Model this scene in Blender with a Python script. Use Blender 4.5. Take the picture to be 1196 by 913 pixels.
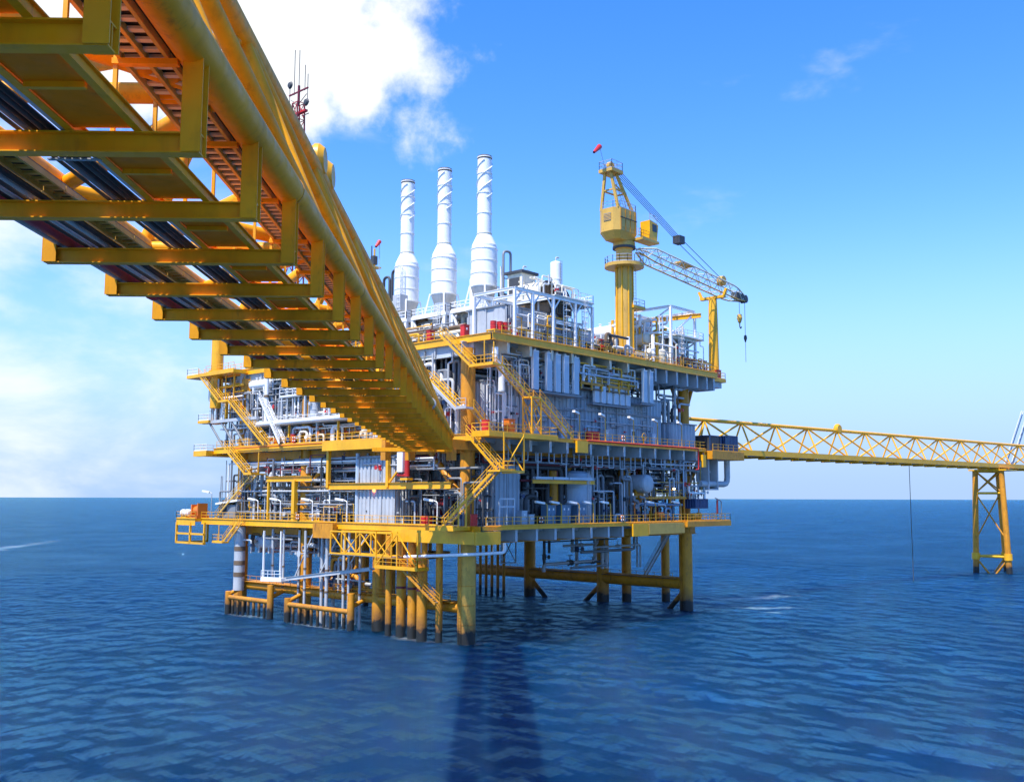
import bpy, math, random
import numpy as np
from mathutils import Vector, Matrix

for o in list(bpy.data.objects):
    bpy.data.objects.remove(o, do_unlink=True)
S = bpy.context.scene
C = S.collection

# ------------------------------------------------------------------ camera
CAM = Vector((-89.43, -88.72, 18.0)); YAW = math.radians(42.196); PITCH = math.radians(6.207); ROLL = math.radians(0.14)
cd = bpy.data.cameras.new('camera'); cam = bpy.data.objects.new('camera', cd); C.objects.link(cam)
cd.sensor_fit = 'HORIZONTAL'; cd.sensor_width = 36.0; cd.lens = 36.0 * 1149.0 / 1196.0
cd.clip_start = 0.1; cd.clip_end = 200000
FW = Vector((math.cos(YAW), math.sin(YAW), 0)); RT = Vector((math.sin(YAW), -math.cos(YAW), 0))
fwd = FW * math.cos(PITCH) + Vector((0, 0, math.sin(PITCH)))
up = RT.cross(fwd); r2 = RT * math.cos(ROLL) + up * math.sin(ROLL); u2 = up * math.cos(ROLL) - RT * math.sin(ROLL)
M4 = Matrix((r2, u2, -fwd)).transposed().to_4x4(); M4.translation = CAM
cam.matrix_world = M4
S.camera = cam

# ------------------------------------------------------------------ light
SUN_EL = math.radians(62.0); SUN_H = Vector((-0.99, -0.10, 0)).normalized()
sun_to = SUN_H * math.cos(SUN_EL) + Vector((0, 0, math.sin(SUN_EL)))
sl = bpy.data.lights.new('sun', 'SUN'); sl.energy = 5.0; sl.angle = math.radians(0.53); sl.color = (1.0, 0.955, 0.88)
so = bpy.data.objects.new('sun', sl); C.objects.link(so)
so.rotation_euler = sun_to.to_track_quat('Z', 'Y').to_euler(); so.location = (0, 0, 150)

W = bpy.data.worlds.new('World'); S.world = W; W.use_nodes = True
nt = W.node_tree; N = nt.nodes; L = nt.links; N.clear()
def wn(t, **k):
    n = N.new(t)
    for a, b in k.items(): setattr(n, a, b)
    return n
def wmath(op, a, b=None, clamp=False):
    n = wn('ShaderNodeMath', operation=op); n.use_clamp = clamp
    for i, v in enumerate((a, b)):
        if v is None: continue
        if isinstance(v, (int, float)): n.inputs[i].default_value = v
        else: L.new(v, n.inputs[i])
    return n.outputs[0]
sky = wn('ShaderNodeTexSky', sky_type='NISHITA'); sky.sun_disc = False
sky.sun_elevation = SUN_EL; sky.sun_rotation = math.atan2(SUN_H.x, SUN_H.y)
sky.altitude = 0.0; sky.air_density = 1.0; sky.dust_density = 0.0; sky.ozone_density = 3.0
hsv = wn('ShaderNodeHueSaturation'); hsv.inputs['Saturation'].default_value = 1.32; hsv.inputs['Value'].default_value = 1.75
tint = wn('ShaderNodeMix', data_type='RGBA', blend_type='MULTIPLY'); tint.inputs['Factor'].default_value = 1.0; L.new(sky.outputs[0], tint.inputs[6]); tint.inputs[7].default_value = (0.98, 0.89, 1.03, 1)
L.new(tint.outputs[2], hsv.inputs['Color'])
tc = wn('ShaderNodeTexCoord'); sep = wn('ShaderNodeSeparateXYZ'); L.new(tc.outputs['Generated'], sep.inputs[0])
dx, dy, dz = sep.outputs
cv = wn('ShaderNodeCombineXYZ'); L.new(dx, cv.inputs[0]); L.new(dy, cv.inputs[1]); L.new(wmath('MULTIPLY', dz, 2.3), cv.inputs[2])
def wnoise(scale, detail, rough, vec, dist=0.0):
    n = wn('ShaderNodeTexNoise'); n.inputs['Scale'].default_value = scale; n.inputs['Detail'].default_value = detail
    n.inputs['Roughness'].default_value = rough; n.inputs['Distortion'].default_value = dist; L.new(vec, n.inputs['Vector']); return n.outputs['Fac']
n1 = wnoise(4.6, 9, 0.56, cv.outputs[0], 0.25)
# more cloud towards the north-west half of the sky (a weather edge), and one towering cloud bank
def dotdir(v):
    d = wn('ShaderNodeVectorMath', operation='DOT_PRODUCT'); L.new(tc.outputs['Generated'], d.inputs[0]); d.inputs[1].default_value = v; return d.outputs['Value']
def px_dir(x, y):
    d = fwd * 1149.0 + r2 * (x - 598) + u2 * (456.5 - y); return d.normalized()
west = RT * -0.80 + FW * 0.6
side = dotdir(tuple(west.normalized()))
ss = wn('ShaderNodeMapRange', interpolation_type='SMOOTHSTEP'); L.new(side, ss.inputs[0])
ss.inputs[1].default_value = 0.50; ss.inputs[2].default_value = 0.93; ss.inputs[3].default_value = -0.13; ss.inputs[4].default_value = 0.10
cover = wmath('ADD', n1, ss.outputs[0])
mr = wn('ShaderNodeMapRange', interpolation_type='SMOOTHSTEP'); L.new(cover, mr.inputs[0])
mr.inputs[1].default_value = 0.47; mr.inputs[2].default_value = 0.80; mr.inputs[3].default_value = 0.0; mr.inputs[4].default_value = 0.80
bank = None
gn = wn('ShaderNodeTexNoise'); gn.inputs['Scale'].default_value = 7.0; gn.inputs['Detail'].default_value = 10; gn.inputs['Roughness'].default_value = 0.6
L.new(tc.outputs['Generated'], gn.inputs['Vector'])
for (x, y, r) in ((375, 40, 0.105), (462, 52, 0.093), (300, 20, 0.12), (230, -60, 0.13), (150, 60, 0.12), (60, 20, 0.12), (340, 120, 0.06), (420, 105, 0.055)):
    d = dotdir(tuple(px_dir(x, y)))
    ang = wmath('ARCCOSINE', wmath('MINIMUM', d, 1.0))
    b = wmath('SUBTRACT', 1.0, wmath('DIVIDE', ang, r))
    bank = b if bank is None else wmath('MAXIMUM', bank, b)
bank = wmath('ADD', bank, wmath('MULTIPLY', wmath('SUBTRACT', gn.outputs['Fac'], 0.5), 2.6))
mb = wn('ShaderNodeMapRange', interpolation_type='SMOOTHSTEP'); L.new(bank, mb.inputs[0])
mb.inputs[1].default_value = 0.05; mb.inputs[2].default_value = 0.62
mask = wmath('MAXIMUM', mr.outputs[0], mb.outputs[0], True)
# clear tropical air: the low sky stays pale blue all round instead of turning yellow
hz = wn('ShaderNodeMapRange', interpolation_type='SMOOTHERSTEP'); L.new(dz, hz.inputs[0])
hz.inputs[1].default_value = -0.02; hz.inputs[2].default_value = 0.31; hz.inputs[3].default_value = 0.97; hz.inputs[4].default_value = 0.0
mh = wn('ShaderNodeMix', data_type='RGBA'); L.new(hz.outputs[0], mh.inputs['Factor']); L.new(hsv.outputs[0], mh.inputs[6]); mh.inputs[7].default_value = (2.1, 3.35, 5.5, 1)
mix = wn('ShaderNodeMix', data_type='RGBA'); L.new(mask, mix.inputs['Factor'])
L.new(mh.outputs[2], mix.inputs[6]); mix.inputs[7].default_value = (6.0, 6.2, 6.4, 1)
bg = wn('ShaderNodeBackground'); bg.inputs['Strength'].default_value = 0.122
L.new(mix.outputs[2], bg.inputs['Color'])
wo = wn('ShaderNodeOutputWorld'); L.new(bg.outputs[0], wo.inputs['Surface'])

S.render.engine = 'CYCLES'
vs = S.view_settings; vs.view_transform = 'Standard'; vs.look = 'None'; vs.exposure = 0.6; vs.gamma = 1.0; vs.use_curve_mapping = False

# ------------------------------------------------------------------ materials
MATS = {}
def paint(name, col, rough=0.45, var=0.16, rust=0.0, dirt=0.25, metal=0.0, tide=False, streak=0.5, spec=0.5):
    m = bpy.data.materials.new(name); m.use_nodes = True; t = m.node_tree; n = t.nodes; l = t.links
    b = n['Principled BSDF']; b.inputs['Roughness'].default_value = rough; b.inputs['Metallic'].default_value = metal
    b.inputs['Specular IOR Level'].default_value = spec
    g = n.new('ShaderNodeNewGeometry')
    def noise(sc, det, mapscale=(1, 1, 1), rg=0.6):
        mp = n.new('ShaderNodeMapping'); mp.inputs['Scale'].default_value = mapscale; l.new(g.outputs['Position'], mp.inputs['Vector'])
        x = n.new('ShaderNodeTexNoise'); x.inputs['Scale'].default_value = sc; x.inputs['Detail'].default_value = det; x.inputs['Roughness'].default_value = rg
        l.new(mp.outputs[0], x.inputs['Vector']); return x.outputs['Fac']
    def rng(src, a, b_, c=0.0, d=1.0):
        x = n.new('ShaderNodeMapRange'); l.new(src, x.inputs[0]); x.inputs[1].default_value = a; x.inputs[2].default_value = b_; x.inputs[3].default_value = c; x.inputs[4].default_value = d; return x.outputs[0]
    def mixc(f, a, b_, mode='MIX'):
        x = n.new('ShaderNodeMix'); x.data_type = 'RGBA'; x.blend_type = mode
        if isinstance(f, float): x.inputs['Factor'].default_value = f
        else: l.new(f, x.inputs['Factor'])
        for i, v in ((6, a), (7, b_)):
            if isinstance(v, tuple): x.inputs[i].default_value = (*v, 1)
            else: l.new(v, x.inputs[i])
        return x.outputs[2]
    c = mixc(rng(noise(0.35, 4), 0.3, 0.7), tuple(v * (1 - var) for v in col), tuple(min(1, v * (1 + var)) for v in col))
    if dirt > 0:
        dcol = tuple(v * 0.45 + 0.01 for v in col)
        c = mixc(rng(noise(1.0, 5, (2.2, 2.2, 0.22)), 0.52, 0.78, 0.0, dirt), c, dcol)
        c = mixc(rng(noise(2.4, 6), 0.55, 0.75, 0.0, dirt * 0.8), c, dcol)
    if rust > 0:
        c = mixc(rng(noise(1.3, 8, (1.6, 1.6, 0.5), 0.7), 0.60 - 0.05 * rust, 0.72, 0.0, min(1.0, rust)), c, (0.17, 0.052, 0.014))
    if tide:
        s = n.new('ShaderNodeSeparateXYZ'); l.new(g.outputs['Position'], s.inputs[0])
        a = n.new('ShaderNodeMath'); a.operation = 'ADD'; l.new(s.outputs[2], a.inputs[0])
        l.new(rng(noise(0.9, 5), 0.0, 1.0, -1.1, 1.1), a.inputs[1])
        c = mixc(rng(a.outputs[0], 3.6, 1.7, 0.0, 0.75), c, (0.20, 0.085, 0.02))
        c = mixc(rng(a.outputs[0], 1.7, 1.25), c, (0.016, 0.016, 0.013))
    l.new(c, b.inputs['Base Color'])
    rr = rng(noise(3.0, 4), 0.3, 0.7, rough * 0.8, min(1, rough * 1.25)); l.new(rr, b.inputs['Roughness'])
    bp = n.new('ShaderNodeBump'); bp.inputs['Strength'].default_value = 0.12; bp.inputs['Distance'].default_value = 0.02
    l.new(noise(6.0, 4), bp.inputs['Height']); l.new(bp.outputs[0], b.inputs['Normal'])
    MATS[name] = m; return m
Y = paint('yellow_paint', (0.82, 0.40, 0.008), 0.40, 0.14, 0.35, 0.25)
YB = paint('bridge_yellow_paint', (0.86, 0.345, 0.004), 0.5, 0.16, 0.5, 0.40, spec=0.25)
PB = paint('brown_primer_plate', (0.88, 0.215, 0.003), 0.65, 0.2, 0.3, 0.3, spec=0.15)
YW = paint('worn_yellow_paint', (0.62, 0.25, 0.008), 0.5, 0.2, 0.9, 0.4)
YJ = paint('jacket_yellow_paint', (0.64, 0.255, 0.007), 0.55, 0.22, 1.0, 0.45, tide=True)
YP = paint('crane_yellow_paint', (0.62, 0.36, 0.06), 0.45, 0.14, 0.5, 0.35)
WH = paint('white_paint', (0.84, 0.83, 0.80), 0.42, 0.06, 0.12, 0.14)
CR = paint('cream_paint', (0.68, 0.62, 0.48), 0.5, 0.10, 0.25, 0.25)
LG = paint('light_grey_paint', (0.44, 0.46, 0.475), 0.45, 0.14, 0.22, 0.35)
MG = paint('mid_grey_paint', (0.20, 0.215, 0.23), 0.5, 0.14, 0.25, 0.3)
BG = paint('blue_grey_wall_paint', (0.33, 0.395, 0.45), 0.5, 0.08, 0.14, 0.28)
GS = paint('grey_girder_paint', (0.43, 0.47, 0.50), 0.5, 0.08, 0.2, 0.25)
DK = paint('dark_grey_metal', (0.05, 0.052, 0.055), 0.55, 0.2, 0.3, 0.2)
BK = paint('black_rubber', (0.012, 0.012, 0.014), 0.6, 0.1, 0.0, 0.0)
BR = paint('brown_insulation', (0.16, 0.105, 0.06), 0.7, 0.25, 0.3, 0.3)
RP_ = paint('dull_red_pipe_paint', (0.38, 0.016, 0.03), 0.45, 0.15, 0.1, 0.2)
RD = paint('red_paint', (0.52, 0.022, 0.018), 0.4, 0.12, 0.1, 0.2)
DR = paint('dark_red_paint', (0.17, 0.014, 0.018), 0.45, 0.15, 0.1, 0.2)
OR = paint('orange_paint', (0.66, 0.17, 0.015), 0.45, 0.12, 0.1, 0.2)
BL = paint('blue_paint', (0.012, 0.045, 0.13), 0.4, 0.15, 0.12, 0.2)
BC = paint('blue_cabinet_paint', (0.10, 0.20, 0.30), 0.45, 0.1, 0.1, 0.2)
GV = paint('galvanised_steel', (0.50, 0.51, 0.52), 0.42, 0.15, 0.15, 0.2, metal=0.55)
GL = paint('dark_glass', (0.02, 0.03, 0.04), 0.08, 0.1, 0.0, 0.0)
SL = paint('pale_blue_duct_paint', (0.43, 0.51, 0.58), 0.4, 0.06, 0.06, 0.15)
JW = paint('pale_leg_paint', (0.68, 0.36, 0.05), 0.5, 0.25, 0.8, 0.4, tide=True)  # paler yellow than the other legs, with rust and the tide band
def lamp_mat(name, col, s):
    m = bpy.data.materials.new(name); m.use_nodes = True; b = m.node_tree.nodes['Principled BSDF']
    b.inputs['Base Color'].default_value = (*col, 1); b.inputs['Emission Color'].default_value = (*col, 1); b.inputs['Emission Strength'].default_value = s
    return m
LO = lamp_mat('lit_red_beacon', (1.0, 0.16, 0.05), 6.0)
LW = lamp_mat('lit_warm_lamp', (1.0, 0.75, 0.4), 5.0)

# ------------------------------------------------------------------ mesh helpers
BASE = {}
class MB:
    def __init__(s): s.v = []; s.f = []; s.sm = []
    def quad(s, *idx, smooth=False): s.f.append(idx); s.sm.append(smooth)
    def box(s, x0, x1, y0, y1, z0, z1):
        o = len(s.v)
        s.v += [(x0, y0, z0), (x1, y0, z0), (x1, y1, z0), (x0, y1, z0), (x0, y0, z1), (x1, y0, z1), (x1, y1, z1), (x0, y1, z1)]
        for q in ((3, 2, 1, 0), (4, 5, 6, 7), (0, 1, 5, 4), (1, 2, 6, 5), (2, 3, 7, 6), (3, 0, 4, 7)): s.quad(*(o + i for i in q))
        return s
    def _frame(s, p, q, upv=(0, 0, 1)):
        p = Vector(p); q = Vector(q); d = (q - p).normalized(); u = Vector(upv)
        if abs(d.dot(u)) > 0.98: u = Vector((1, 0, 0)) if abs(d.x) < 0.9 else Vector((0, 1, 0))
        a = d.cross(u).normalized(); b = a.cross(d).normalized(); return p, q, a, b
    def bar(s, p, q, w, h=None, upv=(0, 0, 1)):
        h = h or w; p, q, a, b = s._frame(p, q, upv); o = len(s.v)
        for e in (p, q):
            for i, j in ((-1, -1), (1, -1), (1, 1), (-1, 1)): s.v.append(tuple(e + a * (i * w / 2) + b * (j * h / 2)))
        for f in ((0, 1, 2, 3), (7, 6, 5, 4), (0, 4, 5, 1), (1, 5, 6, 2), (2, 6, 7, 3), (3, 7, 4, 0)): s.quad(*(o + i for i in f))
        return s
    def ibeam(s, p, q, w, h, t=0.04, upv=(0, 0, 1)):
        p_, q_, a, b = s._frame(p, q, upv)
        s.bar(p_, q_, t, h - 2 * t, upv)
        for k in (-1, 1): s.bar(p_ + b * (k * (h - t) / 2), q_ + b * (k * (h - t) / 2), w, t, upv)
        return s
    def cyl(s, p, q, r, r2=None, n=10, caps=True):
        r2 = r if r2 is None else r2; p, q, a, b = s._frame(p, q); o = len(s.v)
        for e, rr in ((p, r), (q, r2)):
            for i in range(n):
                t = 2 * math.pi * i / n; s.v.append(tuple(e + a * (rr * math.cos(t)) + b * (rr * math.sin(t))))
        for i in range(n): s.quad(o + i, o + n + i, o + n + (i + 1) % n, o + (i + 1) % n, smooth=True)
        if caps:
            o2 = len(s.v); s.v += s.v[o:o + 2 * n]
            s.quad(*(o2 + i for i in range(n))); s.quad(*(o2 + n + i for i in reversed(range(n))))
        return s
    def tube(s, pts, r, n=8, bend=None):
        pts = [Vector(p) for p in pts]; bend = bend or 2.5 * r; path = [pts[0]]
        for i in range(1, len(pts) - 1):
            a, c, b = pts[i - 1], pts[i], pts[i + 1]; k = min(bend, (a - c).length * 0.45, (b - c).length * 0.45)
            s0 = c + (a - c).normalized() * k; s1 = c + (b - c).normalized() * k
            for t in (0, 0.33, 0.67, 1): path.append(s0 * (1 - t) ** 2 + c * (2 * t * (1 - t)) + s1 * t * t)
        path.append(pts[-1]); o = len(s.v); m = len(path)
        d = (path[1] - path[0]).normalized(); a = d.orthogonal().normalized()
        for i, c in enumerate(path):
            dn = (path[min(i + 1, m - 1)] - path[max(i - 1, 0)]).normalized()
            a = (a - dn * a.dot(dn)).normalized(); b = dn.cross(a)
            for j in range(n):
                t = 2 * math.pi * j / n; s.v.append(tuple(c + a * (r * math.cos(t)) + b * (r * math.sin(t))))
        for i in range(m - 1):
            for j in range(n): s.quad(o + i * n + j, o + i * n + (j + 1) % n, o + (i + 1) * n + (j + 1) % n, o + (i + 1) * n + j, smooth=True)
        o2 = len(s.v); s.v += s.v[o:o + n]; s.quad(*(o2 + i for i in reversed(range(n))))
        o2 = len(s.v); s.v += s.v[o + (m - 1) * n:o + m * n]; s.quad(*(o2 + i for i in range(n)))
        return s
    def lathe(s, prof, c, axis='z', n=24, sharp=()):
        c = Vector(c); o = len(s.v)
        A = {'z': (Vector((1, 0, 0)), Vector((0, 1, 0)), Vector((0, 0, 1))), 'x': (Vector((0, 1, 0)), Vector((0, 0, 1)), Vector((1, 0, 0))), 'y': (Vector((0, 0, 1)), Vector((1, 0, 0)), Vector((0, 1, 0)))}[axis]
        for k in range(len(prof) - 1):
            o = len(s.v)
            for (r, h) in (prof[k], prof[k + 1]):
                for j in range(n):
                    t = 2 * math.pi * j / n; s.v.append(tuple(c + A[0] * (r * math.cos(t)) + A[1] * (r * math.sin(t)) + A[2] * h))
            for j in range(n): s.quad(o + j, o + (j + 1) % n, o + n + (j + 1) % n, o + n + j, smooth=True)
        return s
    def mesh(s, name, mat, off=(0, 0, 0)):
        me = bpy.data.meshes.new(name); ox, oy, oz = off
        me.from_pydata([(x - ox, y - oy, z - oz) for x, y, z in s.v], [], s.f)
        me.polygons.foreach_set('use_smooth', s.sm); me.materials.append(mat); me.update(); return me
    def build(s, name, mat, parent=None, base=None):
        b = BASE[parent.name] if parent is not None else (base or (0, 0, 0))
        o = bpy.data.objects.new(name, s.mesh(name, mat, b)); C.objects.link(o)
        if parent is None: o.location = b
        else: o.parent = parent
        BASE[o.name] = tuple(b); return o
def tag(o, label=None, cat=None, group=None, kind=None):
    if label: o['label'] = label
    if cat: o['category'] = cat
    if group: o['group'] = group
    if kind: o['kind'] = kind
    return o
def thing(name, label, cat, base=(0, 0, 0), group=None):
    o = bpy.data.objects.new(name, None); C.objects.link(o); o.location = base; o.empty_display_size = 0.5
    BASE[o.name] = tuple(base); return tag(o, label, cat, group)
def inst(me, name, parent, loc, rot=(0, 0, 0)):
    o = bpy.data.objects.new(name, me); C.objects.link(o); o.parent = parent; o.location = loc; o.rotation_euler = rot; BASE[o.name] = tuple(loc); return o
def rail(parent, pts, mat=None, closed=False, h=1.1, name='handrail', step=1.6, toe=True, r=0.032):
    m = MB(); P = [Vector(p) for p in pts] + ([Vector(pts[0])] if closed else [])
    for a, b in zip(P[:-1], P[1:]):
        d = b - a; n = max(1, round(d.length / step))
        for i in range(n + 1):
            q = a + d * (i / n); m.bar(q, q + Vector((0, 0, h)), r * 2, r * 2)
        for hh in (h, h * 0.55): m.bar(a + Vector((0, 0, hh)), b + Vector((0, 0, hh)), r * 2, r * 2)
        if toe: m.bar(a + Vector((0, 0, 0.08)), b + Vector((0, 0, 0.08)), 0.02, 0.14)
    return m.build(name, mat or Y, parent)
def stairs(label, p0, p1, width_dir, w=1.0, mat=None, name='staircase', smat=None, landing=0.0, group=None):
    mat = mat or Y; p0 = Vector(p0); p1 = Vector(p1); wd = Vector(width_dir).normalized()
    t = thing(name, label, 'staircase', tuple(p1), group)
    for k in (-1, 1):
        o = wd * (k * w / 2)
        MB().bar(p0 + o, p1 + o, 0.07, 0.30).build('stringer', mat, t)
        m = MB(); n = max(2, round((p1 - p0).length / 1.4))
        for i in range(n + 1):
            q = p0 + (p1 - p0) * (i / n) + o; m.bar(q, q + Vector((0, 0, 1.05)), 0.06)
        for hh in (1.05, 0.6): m.bar(p0 + o + Vector((0, 0, hh)), p1 + o + Vector((0, 0, hh)), 0.06)
        m.build('handrail', mat, t)
    m = MB(); n = max(3, int(abs(p0.z - p1.z) / 0.22)); hd = Vector((p1.x - p0.x, p1.y - p0.y, 0)).normalized()
    for i in range(1, n):
        q = p0 + (p1 - p0) * (i / n); m.bar(q - wd * (w / 2 - 0.04), q + wd * (w / 2 - 0.04), 0.24, 0.035)
    m.build('steps', smat or GV, t)
    return t
def platform(parent, x0, x1, y0, y1, z, mat, sides='NSEW', rmat=None, th=0.22, name='landing'):
    MB().box(x0, x1, y0, y1, z - th, z).build(name, mat, parent)
    m = {'S': ((x0, y0), (x1, y0)), 'E': ((x1, y0), (x1, y1)), 'N': ((x1, y1), (x0, y1)), 'W': ((x0, y1), (x0, y0))}
    for k in sides:
        (a, b), (c, d) = m[k]; i = 0.05
        f = lambda q, lo, hi: min(max(q, lo + i), hi - i)
        rail(parent, [(f(a, x0, x1), f(b, y0, y1), z), (f(c, x0, x1), f(d, y0, y1), z)], rmat or mat)
def corr(m, p, q, z0, z1, depth=0.16, pitch=0.9, side=1):
    """trapezoidal profiled wall sheet from p to q (plan), z0..z1"""
    p = Vector((*p, 0)); q = Vector((*q, 0)); d = q - p; n = max(1, round(d.length / pitch)); nrm = Vector((d.y, -d.x, 0)).normalized() * side
    pl = []
    for i in range(n):
        for t, k in ((0.0, 0), (0.36, 0), (0.5, 1), (0.86, 1)):
            pl.append(p + d * ((i + t) / n) + nrm * (depth * k))
    pl.append(q)
    o = len(m.v)
    for c in pl: m.v += [(c.x, c.y, z0), (c.x, c.y, z1)]
    for i in range(len(pl) - 1): m.quad(o + 2 * i, o + 2 * i + 2, o + 2 * i + 3, o + 2 * i + 1)
    return m
def enclosure(name, label, cat, x0, x1, y0, y1, z0, z1, mat, roofmat=None, bay=4.0, pitch=0.9, faces='SW'):
    t = thing(name, label, cat, (x0, y0, z0))
    MB().box(x0 + 0.02, x1 - 0.02, y0 + 0.02, y1 - 0.02, z0, z1 - 0.02).build('core', mat, t)
    MB().box(x0 - 0.3, x1 + 0.3, y0 - 0.3, y1 + 0.3, z1, z1 + 0.18).build('roof', roofmat or mat, t)
    if 'S' in faces:
        n = max(1, round((x1 - x0) / bay))
        for i in range(n):
            a = x0 + (x1 - x0) * i / n; b = x0 + (x1 - x0) * (i + 1) / n
            corr(MB(), (a, y0), (b, y0), z0, z1, pitch=pitch).build('wall_panel', mat, t)
            MB().box(a - 0.05, a + 0.05, y0 - 0.2, y0, z0, z1).build('panel_joint', mat, t)
    if 'W' in faces:
        n = max(1, round((y1 - y0) / bay))
        for i in range(n):
            a = y0 + (y1 - y0) * i / n; b = y0 + (y1 - y0) * (i + 1) / n
            corr(MB(), (x0, b), (x0, a), z0, z1, pitch=pitch).build('wall_panel', mat, t)
            MB().box(x0 - 0.2, x0, b - 0.05, b + 0.05, z0, z1).build('panel_joint', mat, t)
    return t
ZL, ZM, ZT = 14.5, 26.0, 38.8
YR, XL = -4.5, -2.0      # right-hand (south) face and left-hand (west) face of the decks

# ------------------------------------------------------------------ sea
def axis_pts(lo, hi, step, far, g=1.09):
    a = list(np.arange(lo, hi + step / 2, step)); s = step; x = a[-1]; r = []
    while x < far: s *= g; x += s; r.append(x)
    s = step; x = a[0]; l_ = []
    while x > -far: s *= g; x -= s; l_.append(x)
    return np.array(l_[::-1] + a + r)
ax = axis_pts(-95, 150, 0.62, 40000); ay = axis_pts(-95, 120, 0.62, 40000)
gx, gy = np.meshgrid(ax, ay); cell = np.maximum(np.gradient(ax)[None, :], np.gradient(ay)[:, None])
rs = np.random.RandomState(4); h = np.zeros_like(gx)
wind = math.atan2(-0.35, 0.94)
for k in range(64):
    lam = 2.2 * (13.0 / 2.2) ** rs.rand(); th = wind + rs.normal(0, 0.75); kk = 2 * math.pi / lam
    amp = 0.0030 * lam ** 0.75
    ph = kk * (gx * math.cos(th) + gy * math.sin(th)) + rs.rand() * 6.283 + 0.8 * np.sin(gx * 0.021 * (1 + rs.rand()) + gy * 0.017 + rs.rand() * 6)
    fade = np.clip((lam / cell - 2.2) / 2.0, 0, 1)
    h += amp * fade * (np.sin(ph) + 0.28 * np.sin(2 * ph + 1.2))
ny, nx = gx.shape
sm = bpy.data.meshes.new('sea')
co = np.stack([gx.ravel(), gy.ravel(), h.ravel()], 1)
ii = np.arange((ny - 1) * (nx - 1)); r_ = ii // (nx - 1); c_ = ii % (nx - 1); a_ = r_ * nx + c_
quads = np.stack([a_, a_ + 1, a_ + nx + 1, a_ + nx], 1)
sm.vertices.add(len(co)); sm.vertices.foreach_set('co', co.ravel())
sm.loops.add(quads.size); sm.loops.foreach_set('vertex_index', quads.ravel())
sm.polygons.add(len(quads)); sm.polygons.foreach_set('loop_start', np.arange(len(quads)) * 4); sm.polygons.foreach_set('loop_total', np.full(len(quads), 4))
sm.polygons.foreach_set('use_smooth', np.ones(len(quads), bool)); sm.update(); sm.validate()
def water():
    m = bpy.data.materials.new('sea_water'); m.use_nodes = True; t = m.node_tree; n = t.nodes; l = t.links; b = n['Principled BSDF']
    b.inputs['Subsurface Weight'].default_value = 1.0; b.inputs['Subsurface Radius'].default_value = (2.0, 7.0, 12.0); b.inputs['Subsurface Scale'].default_value = 2.5
    b.inputs['IOR'].default_value = 1.333; b.inputs['Specular IOR Level'].default_value = 0.0; b.inputs['Roughness'].default_value = 0.10
    g = n.new('ShaderNodeNewGeometry')
    def noise(sc, det, ms, rg=0.6, rot=0.0):
        mp = n.new('ShaderNodeMapping'); mp.inputs['Scale'].default_value = ms; mp.inputs['Rotation'].default_value = (0, 0, rot); l.new(g.outputs['Position'], mp.inputs['Vector'])
        x = n.new('ShaderNodeTexNoise'); x.inputs['Scale'].default_value = sc; x.inputs['Detail'].default_value = det; x.inputs['Roughness'].default_value = rg
        l.new(mp.outputs[0], x.inputs['Vector']); return x.outputs['Fac']
    def rng(src, a, b_, c=0.0, d=1.0, sm_=False):
        x = n.new('ShaderNodeMapRange'); l.new(src, x.inputs[0])
        if sm_: x.interpolation_type = 'SMOOTHSTEP'
        for i, v in ((1, a), (2, b_), (3, c), (4, d)): x.inputs[i].default_value = v
        return x.outputs[0]
    def mth(op, a, b_=None):
        x = n.new('ShaderNodeMath'); x.operation = op
        for i, v in enumerate((a, b_)):
            if v is None: continue
            if isinstance(v, (int, float)): x.inputs[i].default_value = v
            else: l.new(v, x.inputs[i])
        return x.outputs[0]
    mixc = n.new('ShaderNodeMix'); mixc.data_type = 'RGBA'
    l.new(rng(noise(0.012, 3, (1, 1, 1)), 0.35, 0.65), mixc.inputs['Factor'])
    mixc.inputs[6].default_value = (0.0001, 0.0085, 0.030, 1); mixc.inputs[7].default_value = (0.0002, 0.0120, 0.040, 1)
    # foam where the swell breaks on the legs and trails down-wind, and a long slick of foam far out
    foam = None
    s = n.new('ShaderNodeSeparateXYZ'); l.new(g.outputs['Position'], s.inputs[0])
    def ell(cx, cy, rx, ry, ang):
        dx = mth('SUBTRACT', s.outputs[0], cx); dy = mth('SUBTRACT', s.outputs[1], cy); ca, sa = math.cos(ang), math.sin(ang)
        u = mth('ADD', mth('MULTIPLY', dx, ca / rx), mth('MULTIPLY', dy, sa / rx)); v = mth('ADD', mth('MULTIPLY', dx, -sa / ry), mth('MULTIPLY', dy, ca / ry))
        return mth('SUBTRACT', 1.0, mth('SQRT', mth('ADD', mth('POWER', u, 2), mth('POWER', v, 2))))
    for e in ((76, 1, 14, 4.0, -0.35), (62, -8, 9, 2.2, -0.9), (57, -12, 3.0, 1.6, -0.3), (54, 20, 12, 4, 0.7), (0.5, -0.8, 2.4, 2.0, 0), (-2.2, 8, 2.0, 6.5, 0), (-3.2, 27, 1.3, 9, 0), (-3.2, 44, 1.3, 7, 0), (51.6, -0.8, 2.6, 2.2, 0)):
        q = ell(*e); foam = q if foam is None else mth('MAXIMUM', foam, q)
    fm = rng(mth('ADD', mth('MULTIPLY', foam, 0.46), noise(0.75, 7, (1, 1, 1), 0.72)), 0.60, 1.25, 0, 0.36)
    slick = rng(mth('ADD', mth('MULTIPLY', ell(55, 285, 75, 7, 0.9), 0.35), noise(0.10, 6, (1, 1, 1), 0.7)), 0.60, 1.0, 0, 0.30)
    caps = rng(noise(0.30, 8, (1.0, 2.4, 1), 0.68, 0.4), 0.775, 0.83, 0, 0.7)
    fm = mth('MAXIMUM', mth('MAXIMUM', fm, slick), caps)
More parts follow.
